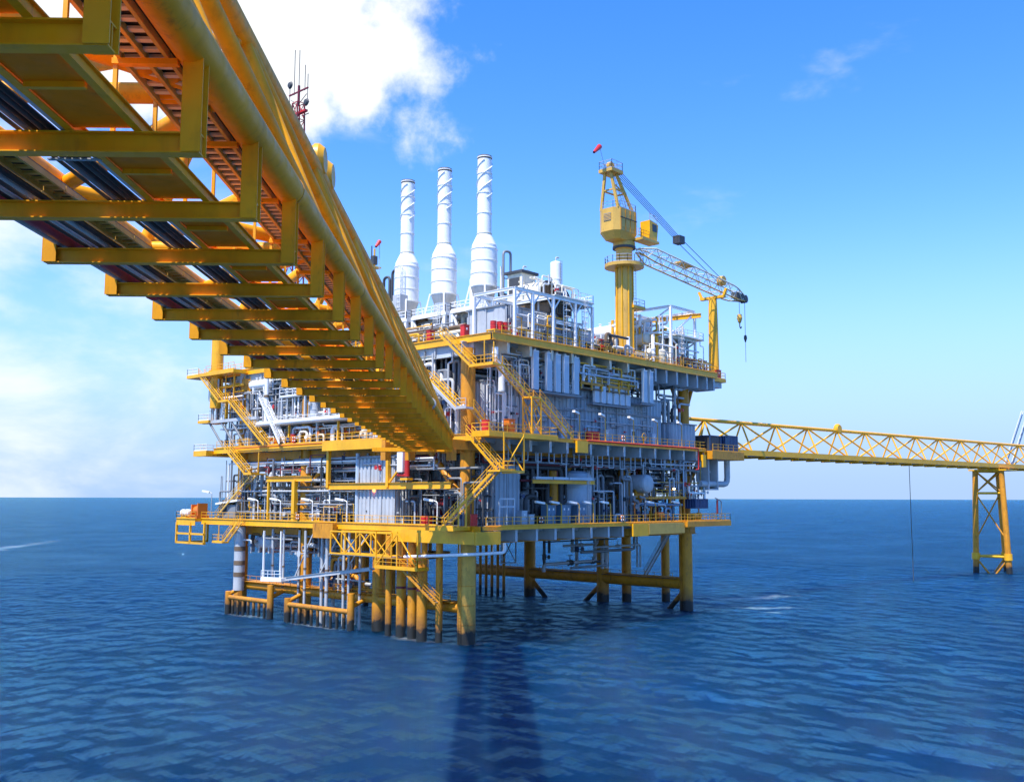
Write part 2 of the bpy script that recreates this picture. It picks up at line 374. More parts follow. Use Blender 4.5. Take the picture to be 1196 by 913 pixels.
    mf = n.new('ShaderNodeMix'); mf.data_type = 'RGBA'; l.new(fm, mf.inputs['Factor']); l.new(mixc.outputs[2], mf.inputs[6]); mf.inputs[7].default_value = (0.45, 0.62, 0.70, 1)
    l.new(mf.outputs[2], b.inputs['Base Color'])
    l.new(rng(fm, 0, 1, 0.12, 0.7), b.inputs['Roughness'])
    def ridged(sc, det, ms, rot):
        mp = n.new('ShaderNodeMapping'); mp.inputs['Scale'].default_value = ms; mp.inputs['Rotation'].default_value = (0, 0, rot); l.new(g.outputs['Position'], mp.inputs['Vector'])
        x = n.new('ShaderNodeTexNoise'); x.noise_type = 'RIDGED_MULTIFRACTAL'; x.normalize = True; x.inputs['Scale'].default_value = sc; x.inputs['Detail'].default_value = det; x.inputs['Roughness'].default_value = 0.62
        x.inputs['Distortion'].default_value = 0.7; l.new(mp.outputs[0], x.inputs['Vector']); return x.outputs['Fac']
    b0 = n.new('ShaderNodeBump'); b0.inputs['Distance'].default_value = 0.5; b0.inputs['Strength'].default_value = 0.25
    l.new(ridged(0.085, 4, (1.0, 2.2, 1), 0.75), b0.inputs['Height'])
    b1 = n.new('ShaderNodeBump'); b1.inputs['Strength'].default_value = 0.9; b1.inputs['Distance'].default_value = 0.34
    b2 = n.new('ShaderNodeBump'); b2.inputs['Strength'].default_value = 0.9; b2.inputs['Distance'].default_value = 0.07
    gust = rng(noise(0.035, 5, (1, 1, 1), 0.65), 0.32, 0.68, 0.55, 1.0)
    l.new(gust, b1.inputs['Strength']); l.new(gust, b2.inputs['Strength'])
    l.new(noise(1.15, 10, (1.0, 1.35, 1), 0.76, 0.75), b1.inputs['Height']); l.new(ridged(1.5, 4, (1.0, 1.5, 1), 0.95), b2.inputs['Height'])
    for q in (b0, b1, b2):
        if 'Filter Width' in q.inputs: q.inputs['Filter Width'].default_value = 0.02
    l.new(b0.outputs[0], b1.inputs['Normal']); l.new(b1.outputs[0], b2.inputs['Normal']); l.new(b2.outputs[0], b.inputs['Normal'])
    # wind-roughened sea: wave slopes keep the grazing reflectance well below that of a flat mirror
    gl = n.new('ShaderNodeBsdfGlossy'); gl.inputs['Color'].default_value = (0.40, 0.80, 1, 1); l.new(b2.outputs[0], gl.inputs['Normal']); l.new(rng(fm, 0, 1, 0.055, 0.7), gl.inputs['Roughness'])
    fr = n.new('ShaderNodeFresnel'); fr.inputs['IOR'].default_value = 1.333; l.new(b2.outputs[0], fr.inputs['Normal'])
    mxs = n.new('ShaderNodeMixShader'); l.new(mth('MULTIPLY', mth('DIVIDE', fr.outputs[0], mth('ADD', fr.outputs[0], 0.36)), 0.76), mxs.inputs[0]); l.new(b.outputs[0], mxs.inputs[1]); l.new(gl.outputs[0], mxs.inputs[2])
    l.new(mxs.outputs[0], n['Material Output'].inputs['Surface'])
    return m
sm.materials.append(water())
sea = bpy.data.objects.new('sea', sm); C.objects.link(sea); tag(sea, 'deep blue rippled open sea reaching the horizon', 'sea', kind='structure')

# ------------------------------------------------------------------ jacket standing in the sea
J = thing('jacket', 'rusty yellow tubular steel legs and braces standing in the sea under the platform', 'jacket', (0, 0, 0))
legs = [(0, y, r) for y, r in ((0, 1.15), (17, 0.88), (34, 1.05), (51, 1.05))] + [(51, y, 1.08) for y in (0, 17, 34, 51)]
for i, (x, y, r) in enumerate(legs):
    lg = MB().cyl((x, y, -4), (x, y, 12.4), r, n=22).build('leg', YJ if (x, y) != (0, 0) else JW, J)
    if (x, y) in ((0, 0), (51, 0)):
        for z in (2.2, 4.6, 7.0): MB().cyl((x, y, z), (x, y, z + 0.10), r + 0.04, n=22).build('weld_band', YJ, lg)
        m = MB()
        for k in (-0.25, 0.25): m.bar((x - r - 0.15, y + k, -0.5), (x - r - 0.15, y + k, 12.0), 0.07)
        for z in np.arange(-0.2, 12, 0.4): m.bar((x - r - 0.15, y - 0.25, z), (x - r - 0.15, y + 0.25, z), 0.05)
        for z in (1, 4.5, 8, 11): m.bar((x - r - 0.15, y, z), (x - r + 0.1, y, z), 0.08)
        m.build('ladder', YJ, lg)
for x in (0, 51):
    for a, b in ((0, 17), (17, 34), (34, 51)):
        MB().cyl((x, a, 4.2), (x, b, 4.2), 0.66 if x == 0 else 1.0, n=16).build('brace', YJ, J)
    for a, b in ((17, 23), (34, 28), (0, 5)) if x == 51 else ():
        MB().cyl((x, a, 3.4), (x, b, -2.0), 0.42, n=12).build('diagonal_brace', YJ, J)
    t_ = MB()
    for y in np.arange(2, 50, 1.8): t_.bar((x - 0.9, y, 4.7), (x - 0.9, y, 5.8), 0.05)
    for z in (5.25, 5.8): t_.bar((x - 0.9, 2, z), (x - 0.9, 50, z), 0.05)
    t_.build('handrail', YJ, J)
    MB().box(x - 1.0, x + 1.0, 1.4, 49.6, 4.86, 4.92).build('walkway', DK if x == 51 else YJ, J)
for y in (0, 17, 34, 51):
    MB().cyl((0, y, -2.2), (51, y, -2.2), 0.7, n=12).build('brace', YJ, J)
for (x, y, r) in ((-2.5, 12.0, .42), (-1.9, 10.2, .64), (-2.0, 7.9, .64), (-2.6, 5.4, .68), (-1.7, 3.2, .45)):
    c = MB().cyl((x, y, -4), (x, y, 13.0), r, n=16).build('conductor', YJ, J)
    MB().cyl((x, y, 6.2), (x, y, 6.5), r + 0.07, n=16).build('collar', DR if r > .5 else YJ, c)
for (x, y, r) in ((54.6, 14.5, .85), (59.4, 9.5, .75), (20, 40, .5), (22.5, 40, .5), (25, 40, .5), (27.5, 40, .5), (20, 44, .5), (22.5, 44, .5), (25, 44, .5)):
    MB().cyl((x, y, -4), (x, y, 12.6), r, n=14).build('conductor', YJ, J)
for y in np.arange(36, 48, 1.5):
    MB().cyl((46, y, -3), (46, y, 12.6), 0.28, n=10).build('caisson', YJ, J)
# fender frames at the waterline
for nm, ya, yb, n in (('left boat landing', 38.2, 49.6, 8), ('right boat landing', 19.2, 33.8, 10)):
    t = thing('boat_landing', 'yellow fender frame at the waterline, %s' % ('the smaller one furthest left' if n == 8 else 'the longer one left of the thick yellow conductors'), 'boat landing', (-3, ya, 0), 'fender frames at the waterline')
    for y in (ya, yb): MB().cyl((-3, y, -3), (-3, y, 3.4 + (1.6 if y == ya else 0)), 0.5, n=14).build('post', YJ, t)
    MB().cyl((-3, ya, 2.5), (-3, yb, 2.5), 0.36, n=12).build('top_rail', YJ, t)
    MB().cyl((-3, yb - 0.3, 3.0), (0.2, yb - 0.3, 4.2), 0.3, n=10).build('strut', YJ, t); MB().cyl((-3, ya + 0.3, 3.0), (0.2, ya + 0.3, 4.2), 0.3, n=10).build('strut', YJ, t)
    for i in range(1, n): MB().cyl((-3.05, ya + (yb - ya) * i / n, -2.5), (-3.05, ya + (yb - ya) * i / n, 2.2), 0.22, n=8).build('fender_tube', YJ, t)

# grey risers hanging from the cellar deck on the left
rz = thing('riser_bundle', 'row of pale grey vertical riser pipes hanging below the lower deck on the left', 'risers', (-1.2, 18, -2))
for x, y, r, z0 in ((-1.2, 40.6, .20, 5.2), (-1.5, 37.3, .16, 5.2), (-1.2, 33.8, .18, -2), (-2.0, 31.2, .2, 2), (-1.2, 28.2, .24, -2), (-2.0, 26.0, .26, -2), (-1.2, 23.2, .20, -2), (-1.9, 21.2, .18, -2), (-1.2, 19.6, .2, -2), (1.5, 24, .3, -2), (1.5, 29, .3, -2), (1.5, 37, .25, -2)):
    p = MB().cyl((x, y, z0), (x, y, 13.2), r, n=10).build('riser_pipe', LG, rz)
    for z in (4.6, 7.6): MB().cyl((x, y, z), (x, y, z + 0.25), r + 0.06, n=10).build('flange', BR, p)
rb = thing('banded_caisson', 'thick white and brown banded vertical caisson pipe at the far left leg', 'caisson', (-1.6, 49.0, 3.5))
MB().cyl((-1.6, 49.0, 3.5), (-1.6, 49.0, 13.4), 0.85, n=18).build('pipe', LG, rb)
for z in (5.6, 7.4, 9.6): MB().cyl((-1.6, 49.0, z), (-1.6, 49.0, z + 0.7), 0.88, n=18).build('band', BR, rb)
rw = thing('riser_walkway', 'pale grey sloping access walkway under the lower deck beside the risers', 'walkway', (-2.2, 16, 5.6))
MB().bar((-2.4, 40.8, 5.7), (-2.4, 35.5, 5.9), 1.4, 0.5).build('platform', WH, rw)
MB().ibeam((-2.2, 35.6, 6.0), (-2.2, 16.3, 8.4), 0.3, 0.5).build('beam', LG, rw)
MB().bar((-1.4, 35.6, 6.0), (-1.4, 16.3, 8.4), 0.12, 0.3).build('beam', LG, rw)
for y0 in (34, 28, 22): MB().bar((-1.8, y0, 6.2 + (34 - y0) * .124), (-1.8, y0 - 4.5, 13.0), 0.16).build('hanger', LG, rw)
for y0 in (40.4, 36): MB().bar((-2.9, y0, 5.9), (-2.9, y0, 13.0), 0.22).build('hanger', WH, rw)
rail(rw, [(-3.05, 40.7, 5.95), (-3.05, 35.6, 6.1)], WH)

# ------------------------------------------------------------------ topside frame
T = thing('topside_frame', 'yellow steel columns and knee braces carrying the platform decks', 'steel frame', (0, 0, 12.4))
for x in (0, 17, 34, 51):
    for y in (0, 17, 34, 51):
        rr = 0.95 if (x in (0, 51) or y == 0) else 0.75
        MB().cyl((x, y, 12.42), (x, y, 37.2), rr, n=18).build('column', YW, T)
for a, b, r in (((34, 0, 18.2), (40.8, 0, 24.0), .5), ((51, 0, 19), (46.4, 0, 24.0), .45), ((51, 0, 19), (55.4, 0, 24.0), .4), ((0, 1, 18), (0, 6.8, 24.0), .45), ((0, 51, 22.5), (0, 45.8, 16), .45), ((0, 17, 18.5), (0, 11.5, 24), .4), ((0, 34, 18.5), (0, 28.5, 24), .4), ((17, 0, 18.2), (22, 0, 24), .4), ((51, 0, 31), (53.6, 0, 36.2), .35), ((51, 0, 31), (47.6, 0, 36.2), .35), ((0, 51, 30), (0, 57, 36.6), .35)):
    MB().cyl(a, b, r, n=14).build('knee_brace', YW, T)
for z in (13.0, 24.6, 37.2):
    for x in (0, 17, 34, 51): MB().ibeam((x, -1.0, z), (x, 54, z), 0.6, 1.7, 0.08).build('girder', YW if z < 37 else GS, T)
    for y in (0.0, 17, 34, 51): MB().ibeam((-1.2, y, z), (54, y, z), 0.6, 1.66, 0.08).build('girder', YW if z < 37 else GS, T)

def deck(name, label, z, x0, x1, y0, y1, edge_h=0.92, under=GS, plate=MG):
    t = thing(name, label, 'deck', (x0, y0, z - 1.5))
    MB().box(x0 + 0.2, x1 - 0.2, y0 + 0.2, y1 - 0.2, z - 0.22, z).build('deck_plate', plate, t)
    for a, b in (((x0, y0 + 0.16, 0), (x0, y1, 0)), ((x0 + 0.16, y0, 0), (x1, y0, 0)), ((x1, y0 + 0.16, 0), (x1, y1, 0)), ((x0 + 0.16, y1, 0), (x1, y1, 0))):
        eh = edge_h if (a[1] != y0 or z > 30) else 0.5
        zc = z + 0.03 - eh / 2
        MB().ibeam((a[0], a[1], zc), (b[0], b[1], zc), 0.32, eh, 0.05).build('edge_beam', Y, t)
    for y in np.arange(y0 + 2.5, y1 - 1, 2.1):
        if abs((y % 17)) < 0.7 or abs(y % 17 - 17) < 0.7: continue
        MB().ibeam((x0 + 0.22, y, z - 0.62), (min(x1 - 0.3, 50.5), y, z - 0.62), 0.22, 0.7, 0.04).build('joist', under, t)
    return t
def bracket(parent, x, ya, yb, z0, z1, mat=None):
    m = MB(); m.box(x - 0.03, x + 0.03, ya, yb, z0, z1 - 0.02)
    m.box(x - 0.2, x + 0.2, ya, yb, z0 - 0.05, z0); m.box(x - 0.22, x + 0.22, ya - 0.05, ya, z0 - 0.05, z1 - 0.02)
    return m.build('bracket', mat or GS, parent)

# --- lower (cellar) deck
DL = deck('lower_deck', 'lowest yellow-edged deck of the platform just above the sea, with railings', ZL, XL, 53.5, YR, 60)
MB().box(-3.2, 3, 60.2, 66, ZL - 0.5, ZL).build('deck_plate', Y, DL)
MB().ibeam((-3.2, 60, ZL - 0.55), (-3.2, 66, ZL - 0.55), 0.3, 1.1).build('edge_beam', Y, DL)
for u in (0.6, 4.6, 8.6, 12.4, 16.2, 20.2, 24.2, 27.6): bracket(DL, u, YR + 0.25, -0.6, 12.55, ZL - 0.25)
MB().box(-3.4, 0.9, -5.0, -4.7, 12.3, 13.9).build('corner_beam', Y, DL)
MB().box(-3.45, -3.15, -4.7, 10.5, 12.35, 13.9).build('corner_beam', Y, DL)
MB().box(29.3, 33.2, YR - 0.45, YR - 0.2, 12.5, 14.35).build('girder_end', Y, DL)
MB().box(33.3, 43.0, YR - 0.5, YR - 0.2, 12.7, 14.3).build('wind_panel', YP, DL)
MB().box(43.2, 56.5, YR - 0.9, YR + 2.5, 13.6, 14.42).build('edge_extension', YW, DL)
MB().box(-3.0, -2.25, 23.6, 28.2, 12.3, 14.35).build('girder_end', YW, DL)
rail(DL, [(XL - 0.1, 60, ZL), (XL - 0.1, 24, ZL)]); rail(DL, [(XL - 0.1, 22.6, ZL), (XL - 0.1, 3.2, ZL)])
rail(DL, [(-1.2, YR, ZL), (53.4, YR, ZL)]); rail(DL, [(-3.2, 60, ZL), (-3.2, 66, ZL), (2.9, 66, ZL)])
rail(DL, [(43.4, YR - 0.8, 14.44), (56.4, YR - 0.8, 14.44), (56.4, YR + 2.4, 14.44)])
# --- middle (main) deck
DM = deck('main_deck', 'middle yellow-edged deck at the level where the near bridge lands', ZM, XL, 50.5, YR, 57)
for u in (3.2, 7.4, 11.4, 15.0): bracket(DM, u, YR + 0.25, -1.0, 24.1, ZM - 0.25)
for u in (20.2, 24.2, 28.2, 32.2, 36.2, 40.2, 44.2, 48.0): bracket(DM, u, YR + 0.25, -1.0, 24.1, ZM - 0.25)
MB().box(16.2, 18.6, YR - 0.55, YR - 0.2, 24.2, 25.85).build('girder_end', Y, DM)
MB().box(-3.4, XL - 0.2, 57, 61, ZM - 1.25, ZM - 0.35).build('edge_extension', Y, DM)
MB().box(XL - 0.2, 4, 57.2, 61, ZM - 1.2, ZM - 0.4).build('edge_extension', Y, DM)
rail(DM, [(-3.3, 57, ZM - 0.35), (-3.3, 61, ZM - 0.35), (3.8, 61, ZM - 0.35)], WH)
rail(DM, [(XL - 0.1, 56, ZM), (XL - 0.1, 8, ZM)]); rail(DM, [(15.5, YR, ZM), (50.3, YR, ZM), (50.3, 10, ZM)])
MB().tube([(18.7, YR - 0.35, ZM - 0.05), (47.6, YR - 0.35, ZM - 0.05), (47.6, YR - 0.35, 22.6), (46.8, YR - 0.35, 22.6)], 0.11).build('red_pipe', RD, DM)
MB().tube([(XL - 0.35, 50, ZM - 0.2), (XL - 0.35, 13.2, ZM - 0.1)], 0.12).build('red_pipe', OR, DM)
MB().box(-2.75, -2.25, 12.8, 26.8, ZM - 1.35, ZM - 0.1).build('edge_girder', Y, DM)
MB().box(50.7, 61.0, -5.6, 10, ZM - 1.6, ZM - 0.25).build('bridge_landing', YW, DM)
rail(DM, [(51, -5.5, ZM - 0.24), (60.9, -5.5, ZM - 0.24)])
platform(DM, -4.0, 9.0, -7.6, YR - 0.2, ZM - 0.04, Y, 'SE', th=0.55, name='stair_landing')
rail(DM, [(-3.95, -4.6, ZM - 0.04), (-3.95, -7.5, ZM - 0.04)])
# --- top deck
DT = deck('top_deck', 'uppermost yellow-edged deck carrying the white exhaust stacks and crane', ZT, -0.4, 54.6, YR, 63, edge_h=0.95)
for u in (36.6, 39.6, 42.6, 45.6, 48.6, 51.6, 53.8): bracket(DT, u, YR + 0.25, -0.8, 35.9, ZT - 0.3)
for u in (3.0, 7.4, 11.8, 16.2, 20.6, 25.0, 29.4): bracket(DT, u, YR + 0.25, -0.8, 36.6, ZT - 0.3, CR)
MB().box(35.4, 54.4, -0.8, -0.6, 35.9, ZT - 0.3).build('girder_web', GS, DT)
MB().box(0.2, 34.6, -0.8, -0.6, 36.3, ZT - 0.3).build('girder_web', LG, DT)
rail(DT, [(-0.3, 62, ZT), (-0.3, 4.5, ZT)]); rail(DT, [(1.5, YR, ZT), (33.5, YR, ZT)]); rail(DT, [(37.5, YR, ZT), (54.5, YR, ZT), (54.5, -1.8, ZT)])
MB().box(54.8, 62.3, -1.7, 2.2, ZT - 0.7, ZT - 0.15).build('boom_rest_platform', Y, DT); MB().box(55.0, 61.6, -1.2, 1.8, ZT - 1.7, ZT - 0.72).build('bracket', GS, DT)
rail(DT, [(54.9, -1.6, ZT - 0.15), (62.2, -1.6, ZT - 0.15), (62.2, 2.1, ZT - 0.15)])
MB().box(-3.2, -0.65, 50.0, 64.5, ZT - 0.75, ZT - 0.2).build('edge_extension', Y, DT); rail(DT, [(-3.1, 50, ZT - 0.2), (-3.1, 58.5, ZT - 0.2)]); rail(DT, [(-3.1, 61, ZT - 0.2), (-3.1, 64.4, ZT - 0.2), (-0.8, 64.4, ZT - 0.2)], WH)
for z, y0, y1 in ((ZT - 2.2, 6, 56),): MB().ibeam((-0.2, y0, z), (-0.2, y1, z), 0.3, 0.5).build('lower_rail_beam', CR, DT)
for y in np.arange(6, 57, 4.5): MB().bar((-0.2, y, ZT - 2.2), (-0.2, y, ZT - 1.1), 0.2).build('hanger', LG, DT)

# --- mezzanine on the left face
MZ = thing('mezzanine', 'pale grey mezzanine walkway between middle and top deck on the left face', 'walkway', (-1.8, 22, 29))
MB().tube([(-2.0, 44.5, 29.4), (-2.0, 20.5, 29.4)], 0.34, n=12).build('edge_pipe', WH, MZ)
MB().box(-1.6, 3.5, 20, 56, 29.0, 29.2).build('floor', LG, MZ)
MB().box(-2.2, -1.7, 44.6, 60.6, 30.2, 30.7).build('outrigger_floor', LG, MZ); MB().box(-2.6, 1.0, 58.0, 61.4, 30.3, 30.75).build('end_platform', Y, MZ)
rail(MZ, [(-2.5, 58, 30.75), (-2.5, 61.3, 30.75), (0.9, 61.3, 30.75)], WH)
rail(MZ, [(-1.5, 43, 29.2), (-1.5, 20.5, 29.2)], WH)
for y in (25, 30, 37, 42, 48, 53): MB().bar((-1.3, y, 26.0), (-1.3, y, 29.0), 0.28).build('post', Y if y in (25, 37) else LG, MZ)
for y0 in (58.5, 55.0, 52.0): MB().cyl((-2.0, y0, 30.2), (-1.2, y0 - 3.4, 25.9), 0.18, n=8).build('strut', MG, MZ)
MB().box(-1.2, 2.5, 27, 40, 33.3, 33.5).build('upper_floor', LG, MZ); rail(MZ, [(-1.1, 40, 33.5), (-1.1, 27, 33.5)], WH)
for y in (27.5, 33.5, 39.5): MB().bar((-1.0, y, 29.2), (-1.0, y, 33.3), 0.3).build('post', LG, MZ)

# ------------------------------------------------------------------ stairs
yv = (0, 1, 0); xv = (1, 0, 0)
A_ = stairs('yellow stair descending from the top deck past the near corner', (-1.7, 3.0, 39.0), (-1.7, -2.6, 34.5), xv, 1.1)
platform(A_, -2.5, -0.6, -6.7, -2.6, 34.5, Y, 'W'); rail(A_, [(-2.4, -6.6, 34.5), (-1.6, -6.6, 34.5)])
for x in (-2.4, -0.7): MB().bar((x, -5.2, 34.4), (x, -5.2, 37.5), 0.12).build('hanger', Y, A_)
B_ = stairs('yellow stair along the right face running from the corner landing down to the braced tower', (-0.6, -6.0, 34.5), (4.6, -6.0, 30.9), yv, 1.1)
C_ = stairs('yellow stair leaning from the braced tower down to the main deck rail', (6.6, -6.0, 30.9), (13.4, -6.0, 26.0), yv, 1.1)
TW = thing('stair_tower', 'yellow cross-braced stair tower standing on the main deck near the corner', 'stair tower', (4.6, -6.8, 26))
platform(TW, 4.6, 6.6, -6.9, -5.2, 30.9, Y, 'N')
for x in (4.7, 6.5):
    for y in (-6.8, -5.3): MB().bar((x, y, 25.96), (x, y, 30.7), 0.16).build('post', Y, TW)
for y in (-6.8, -5.3):
    MB().bar((4.7, y, 26.1), (6.5, y, 28.3), 0.1).build('cross_brace', Y, TW); MB().bar((6.5, y, 26.1), (4.7, y, 28.3), 0.1).build('cross_brace', Y, TW)
    MB().bar((4.7, y, 28.4), (6.5, y, 30.6), 0.1).build('cross_brace', Y, TW); MB().bar((6.5, y, 28.4), (4.7, y, 30.6), 0.1).build('cross_brace', Y, TW)
for x in (4.7, 6.5): MB().bar((x, -6.8, 26.1), (x, -5.3, 30.6), 0.1).build('cross_brace', Y, TW)
D1 = stairs('inner yellow stair with grey stringers on the left face above the bridge landing', (-2.4, 4.4, 33.4), (-2.4, -0.8, 29.3), xv, 0.9, name='staircase')
platform(D1, -3.0, -1.8, 4.4, 7.0, 33.4, Y, 'W'); platform(D1, -3.0, -1.6, -2.6, -0.8, 29.3, LG, 'W')
MB().bar((-2.9, 4.4, 33.1), (-2.9, -0.8, 29.0), 0.1, 0.35).build('grey_stringer', LG, D1)
D2 = stairs('short inner yellow stair down to the main deck at the corner', (-1.6, -2.2, 29.3), (2.2, -2.2, 26.0), yv, 0.9)
E_ = stairs('bright yellow stair below the main deck corner jutting over the sea', (-3.0, -3.2, 25.9), (-3.0, -8.4, 21.4), xv, 1.1)
F_ = stairs('yellow stair doubling back under the corner down to the lower deck', (-4.4, -9.2, 21.2), (-4.4, -0.6, 14.55), xv, 1.1)
SF = thing('stair_support', 'yellow hanging frame holding the stair landing below the main deck corner', 'stair frame', (-5, -10.4, 21))
platform(SF, -5.1, -2.3, -10.4, -8.4, 21.3, Y, 'SE')
for x, y in ((-2.35, -8.5), (1.6, -8.2)): MB().bar((x, y, 21.2), (x, y, 25.9), 0.14).build('hanger', Y, SF)
MB().bar((-2.3, -9.4, 21.2), (1.6, -8.2, 21.2), 0.2, 0.3).build('beam', Y, SF); MB().bar((-2.35, -8.5, 21.3), (1.6, -8.2, 25.6), 0.12).build('brace', Y, SF); MB().bar((1.6, -8.2, 21.2), (1.6, -4.6, 21.2), 0.2, 0.3).build('beam', Y, SF); MB().bar((1.6, -8.2, 21.2), (1.6, -4.6, 25.4), 0.12).build('brace', Y, SF)
for y in (-4.7, -3.4):
    MB().bar((-4.9, y, 14.5), (-4.9, y, 17.6), 0.13).build('post', Y, SF)
MB().box(-5.2, -2.2, -2.8, 0.4, 14.0, 14.5).build('lower_landing', Y, SF); rail(SF, [(-5.1, -2.7, 14.5), (-5.1, 0.3, 14.5)])
G1 = stairs('topmost yellow stair at the far left corner of the platform', (-2.6, 60.8, 38.5), (-2.6, 54.4, 33.6), xv, 1.0)
platform(G1, -3.2, -1.8, 51.6, 54.4, 33.6, Y, 'W')
for y in (51.8, 54.2): MB().bar((-1.9, y, 33.6), (-1.9, y, 38.0), 0.14).build('hanger', Y, G1)
stairs('long yellow stair on the left face going down to the main deck', (-2.6, 51.6, 33.6), (-2.6, 41.0, 26.0), xv, 1.0)
G3 = stairs('yellow stair under the main deck at the left end', (-2.9, 51.6, 25.8), (-2.9, 45.6, 21.7), xv, 1.0)
platform(G3, -3.6, -2.2, 43.4, 45.6, 21.7, Y, 'WS')
G4 = stairs('cream lower stair slanting to the lower deck at the left end', (-1.5, 45.6, 21.7), (-1.5, 56.0, 14.6), xv, 1.0, mat=YP)
MB().box(-2.2, -0.9, 43.4, 45.6, 21.5, 21.7).build('landing', Y, G4)
for y in (43.5,): MB().bar((-2.25, y, 21.6), (-2.25, y, 25.0), 0.14).build('hanger', Y, G4)
stairs('steep white stair climbing from the main deck to the upper grey walkway', (-2.3, 43.2, 33.5), (-2.3, 37.4, 26.1), xv, 0.9, mat=WH, smat=WH)
stairs('short white stair on the mezzanine close to the bridge', (-0.9, 28.6, 33.5), (-0.9, 24.0, 29.2), xv, 0.8, mat=WH, smat=WH)
G6 = stairs('small yellow stair hanging under the lower deck at the far left', (-3.0, 47.0, 14.2), (-3.0, 51.0, 11.0), xv, 0.9)
platform(G6, -3.6, -2.4, 51.0, 54.0, 11.0, Y, 'WN'); MB().bar((-2.5, 53.8, 11), (-2.5, 53.8, 13.6), 0.12).build('hanger', Y, G6)
G7 = stairs('grey stair slanting down under the lower deck near the right hand leg', (52.5, 4, 12.4), (52.5, 9.0, 5.0), xv, 0.9, mat=LG)
MB().bar((52.5, 9.0, 4.95), (51, 9.0, 4.9), 0.9, 0.1).build('landing', LG, G7)

# hung truss balcony on the left face, below the lower deck
TB = thing('truss_balcony', 'bright yellow X-braced balcony hung below the lower deck rail', 'balcony', (-4, 3, 9.5))
for x in (-4.2, -2.3):
    for z in (10.4, 13.4): MB().bar((x, 22.4, z), (x, 9.6, z), 0.2).build('chord', Y, TB)
    ys = [22.4, 19.2, 16.0, 12.8, 9.6]
    for y in ys: MB().bar((x, y, 10.4), (x, y, 13.4), 0.16).build('post', Y, TB)
    for i, (a, b) in enumerate(zip(ys[:-1], ys[1:])):
        z0, z1 = (10.5, 13.3) if i % 2 else (13.3, 10.5)
        MB().bar((x, a, z0), (x, b, z1), 0.12).build('diagonal', Y, TB)
MB().box(-4.2, -2.3, 9.6, 22.4, 10.2, 10.35).build('floor', GV, TB)
platform(TB, -4.4, -2.4, 4.4, 12.8, 9.1, Y, 'WS', th=0.3)
for y in (4.5, 8.4, 12.6): MB().bar((-4.3, y, 9.1), (-4.3, y, 13.6), 0.15).build('hanger', Y, TB)
MB().bar((-4.3, 12.6, 9.2), (-4.3, 8.4, 13.4), 0.14).build('diagonal', Y, TB); MB().bar((-4.3, 4.5, 9.2), (-4.3, 8.4, 13.4), 0.14).build('diagonal', Y, TB)
stairs('narrow yellow stair from the hung balcony down to the jacket walkway', (-3.6, 8.2, 9.1), (-3.6, 1.5, 4.9), xv, 0.8, mat=YW)
LF = thing('left_end_frame', 'open yellow frame hanging under the far left end of the lower deck', 'frame', (-3.2, 60, 10.4))
for z in (10.5, 12.0): MB().bar((-3.2, 65.8, z), (-3.2, 56.8, z), 0.3).build('rail_beam', Y, LF)
for y in (65.8, 61.4, 57.0): MB().bar((-3.2, y, 10.4), (-3.2, y, 13.9), 0.3).build('post', Y, LF)
MB().bar((-3.2, 65.8, 10.5), (2.6, 65.8, 10.5), 0.3).build('rail_beam', Y, LF); MB().bar((2.6, 65.8, 10.4), (2.6, 65.8, 14.0), 0.3).build('post', Y, LF)
WP = thing('sea_water_pipe', 'white pipe slung under the lower deck near the corner leg', 'pipe', (-3.6, 0, 11))
MB().tube([(-3.2, 8.2, 10.4), (-3.2, -4.2, 11.2), (2.5, -4.2, 11.2), (2.5, -4.2, 12.4)], 0.2).build('pipe', WH, WP)
for x, y in ((-3.2, 5.0), (-3.2, -2.0), (0.4, -4.2)): MB().bar((x, y, 11.0), (x, y, 12.4), 0.1).build('hanger', LG, WP)
HF = thing('monorail_frame', 'yellow hanging portal frame with horizontal beam below the main deck on the left face', 'frame', (-1.6, 4, 19.5))
for y in (26.4, 13.3): MB().bar((-1.8, y, 19.4), (-1.8, y, 24.8), 0.5).build('post', Y, HF)
MB().ibeam((-1.8, 26.6, 19.6), (-1.8, 1.2, 19.6), 0.4, 0.9, 0.06).build('beam', Y, HF)
MB().bar((-1.8, 13.2, 19.9), (-1.8, 8.0, 24.6), 0.24).build('brace', Y, HF)
LF2 = thing('lay_down_frame', 'yellow goalpost frame on the lower deck in front of the left column', 'frame', (-1.6, 31, ZL))
for y in (41.4, 34.6): MB().bar((-1.7, y, ZL), (-1.7, y, 20.6), 0.34 if y > 35 else 0.7).build('post', Y, LF2)
MB().ibeam((-1.7, 42, 20.8), (-1.7, 30.5, 20.8), 0.5, 0.8, 0.06).build('beam', Y, LF2)

# ------------------------------------------------------------------ near bridge (triangular tubular truss)
def bridge_frame(name, label, org, d):
    o = thing(name, label, 'bridge', (0, 0, 0)); o.location = org; o.rotation_euler = (0, 0, math.atan2(d.y, d.x)); return o
bd = (FW - 0.019 * RT).normalized(); borg = Vector((CAM.x, CAM.y, 0)) + RT * -7.95
NB = bridge_frame('near_bridge', 'large yellow truss bridge passing overhead from upper left to the platform', borg, bd)
S0, S1, FS = -15.3, 120.6, 3.9
ZC, ZTOP, HW = 25.6, 32.4, 2.85
for w in (-1, 1):
    MB().cyl((S0, -w * HW, ZC), (S1, -w * HW, ZC), 0.36, n=28).build('lower_chord', YB, NB)
MB().cyl((S0, 0, ZTOP), (S1 - 4, 0, ZTOP), 0.38, n=28).build('top_chord', YB, NB)
MB().cyl((79.0, -HW, ZC), (79.7, -HW, ZC), 0.46, n=24).build('expansion_collar', GV, NB)
